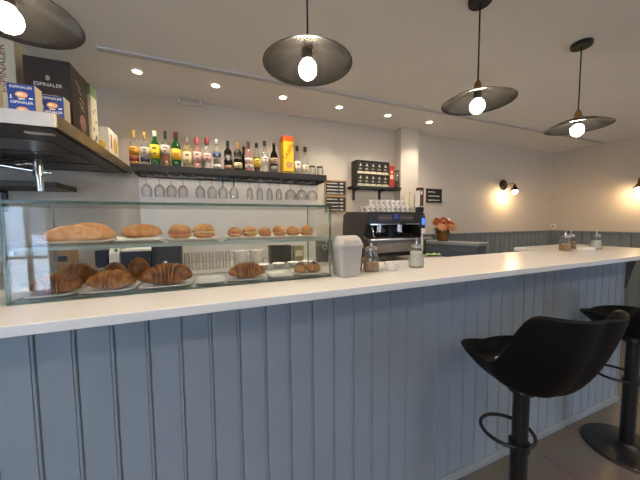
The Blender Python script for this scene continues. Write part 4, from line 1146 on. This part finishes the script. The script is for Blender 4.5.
for k, (a, b_, h, l) in enumerate([(-.562, -.385, .148, 'wide navy box with white lid strip right of milk carton'), (-.378, -.192, .160, 'wide navy box with small white emblem by the tumblers')]):
    t, wx, wy = carton('navy_box', l, 'box', a, b_, 2.26, 2.42, h, M_navycard, 'navy boxes on the back counter')
    MB().box(-wx-.002, wx+.002, -wy-.002, wy+.002, h+.0005, h+.016, bev=.002).build('lid', M_white if k == 0 else M_navycard, t)
    if k:
        m_ = MB(); m_.ball((-.01, -wy-.0003, .06), .012, (1, .05, 1), 12); m_.build('emblem', M_ink, t, smooth=True)
        MB().cyl((wx-.015, -wy+.03, h+.0165), (wx-.015, -wy+.03, h+.036), .012).build('blue_knob', mat('blue_plastic', '#2a3fb8', .4), t, smooth=True)['label'] = 'bright blue knob'
t, wx, wy = carton('brown_box', 'brown cardboard box with dark label behind the loaves', 'box', -.93, -.84, 2.28, 2.40, .175, mat('kraft_card', '#a58560', .7))
MB().box(-wx+.012, wx-.02, -wy-.0008, -wy-.0003, .10, .135).build('label', M_navycard, t)
tum = None
for k in range(8):
    x = -.150 + .047*k if k < 7 else -.10
    y = 2.20 if k < 7 else 2.26
    lab = 'clear upside down tumbler, %s of the row on back counter' % ['first', 'second', 'third', 'fourth', 'fifth', 'sixth', 'seventh', 'rear one'][k]
    if k == 7: continue
    if tum is None:
        tum = MB().lathe([(.021, 0), (.0215, .0), (.018, .125), (.017, .13), (0, .13), (0, .122), (.0165, .122), (.0195, .0)], seg=22).build('tumbler', M_wineglass, None, (x, y, ZK1), smooth=True, ang=50)
        tag(tum, lab, 'tumbler', 'tumblers on the back counter')
    else: dup(tum, (x, y, ZK1), 0, lab)
def stack(x, y, r, n, h, lab):
    t = thing('bowl_stack', lab, 'bowls', (x, y, ZK1), 0, 'stacked white bowls')
    for k in range(n):
        MB().lathe([(0, k*h), (r*.55, k*h), (r*.6, k*h+.003), (r, k*h+h*.92), (r*1.03, k*h+h*.96), (r*.97, k*h+h*.97), (r*.55, k*h+h*.35), (0, k*h+h*.3)], seg=28).build('bowl', M_porcelain, t, smooth=True, ang=50)
def stacked_cup(x, y, z, r, h, lab):
    m_ = MB(); m_.lathe([(0, 0), (r*.8, 0), (r*.85, .003), (r, h*.96), (r*1.03, h), (r*.93, h), (r*.8, .006), (0, .005)], seg=28)
    tag(m_.build('white_bowl', M_porcelain, None, (x, y, z), smooth=True, ang=50), lab, 'bowl', 'white bowls behind the pastry case')
for i, (x, y, r, lab) in enumerate([(.225, 2.20, .056, 'left pile'), (.350, 2.20, .056, 'right pile')]):
    for k, nm in enumerate(('bottom', 'middle', 'top')):
        stacked_cup(x, y, ZK1+.0425*k, r, .042, 'white bowl, %s of the %s behind the ridged croissant' % (nm, lab))
for i, (x, y) in enumerate([(.375, 2.05), (.495, 2.06), (.615, 2.07), (.735, 2.08)]):
    m_ = MB(); m_.lathe([(0, 0), (.024, 0), (.028, .003), (.050, .030), (.0515, .032), (.048, .032), (.026, .006), (0, .005)], seg=28)
    tag(m_.build('shallow_bowl', M_porcelain, None, (x, y, ZK1), smooth=True, ang=50), 'shallow white bowl, %s of four in front row behind glass' % ['leftmost', 'second', 'third', 'rightmost'][i], 'bowl', 'shallow bowls on the back counter')
for i, (a, b_, h) in enumerate([(.470, .545, .150), (.560, .650, .148)]):
    t, wx, wy = carton('dark_tin', 'dark square tin behind the shallow bowls, %s one' % ('left' if i == 0 else 'right'), 'tin', a, b_, 2.24, 2.34, h-.012, mat('tin_dark', '#25241f', .45), 'dark tins on the back counter')
    MB().box(-wx-.001, wx+.001, -wy-.001, wy+.001, h-.0115, h, bev=.002).build('lid', M_blackmatte, t)
t, wx, wy = carton('tea_carton', 'small green and cream carton right of the dark tins', 'carton', .680, .765, 2.26, 2.33, .14, mat('olive_card', '#8d8b62', .6))
MB().box(-wx+.01, wx-.01, -wy-.0008, -wy-.0003, .05, .10).build('label', M_cream, t)
cn = thing('black_canister', 'black canister with white round mark by right end of the case', 'canister', (.915, 2.2, ZK1))
MB().lathe([(0, 0), (.055, 0), (.058, .004), (.058, .165), (0, .165)], seg=32).build('body', M_black, cn, smooth=True, ang=50)
MB().lathe([(0, .1655), (.060, .1655), (.060, .188), (.02, .196), (0, .196)], seg=32).build('lid', M_blackmatte, cn, smooth=True, ang=50)
m_ = MB(); m_.lathe([(.017, 0), (.021, 0), (.021, .0012), (.017, .0012)], (0, -.0578, .13), 20, 0, (0, -1, 0)); m_.build('round_mark', M_ink, cn, smooth=True)
cl_ = bmesh.new(); bmesh.ops.create_grid(cl_, x_segments=12, y_segments=10, size=1)
for v in cl_.verts: v.co = Vector((v.co.x*.06, v.co.y*.05, .014+.012*math.sin(v.co.x*4+1)*math.cos(v.co.y*5)))
m_ = MB(); m_.add(cl_, 0); o = m_.build('green_cloth', mat('lime_cloth', '#a9bd74', .85, var=.1), None, (2.045, 2.08, ZK1), smooth=True)
sd = o.modifiers.new('t', 'SOLIDIFY'); sd.thickness = .003; sd.offset = 1
tag(o, 'crumpled lime green cloth beside the espresso machine', 'cloth')
tr = MB(); tr.add(rrect_loft([(.14, .09, 0), (.15, .10, .004), (.155, .105, .022), (.15, .10, .022), (.142, .092, .006)], 40, .25), 0)
tag(tr.build('steel_tray', M_steel, None, (-.62, 2.06, ZK1), smooth=True, ang=45), 'shallow steel tray on the back counter at left', 'tray')
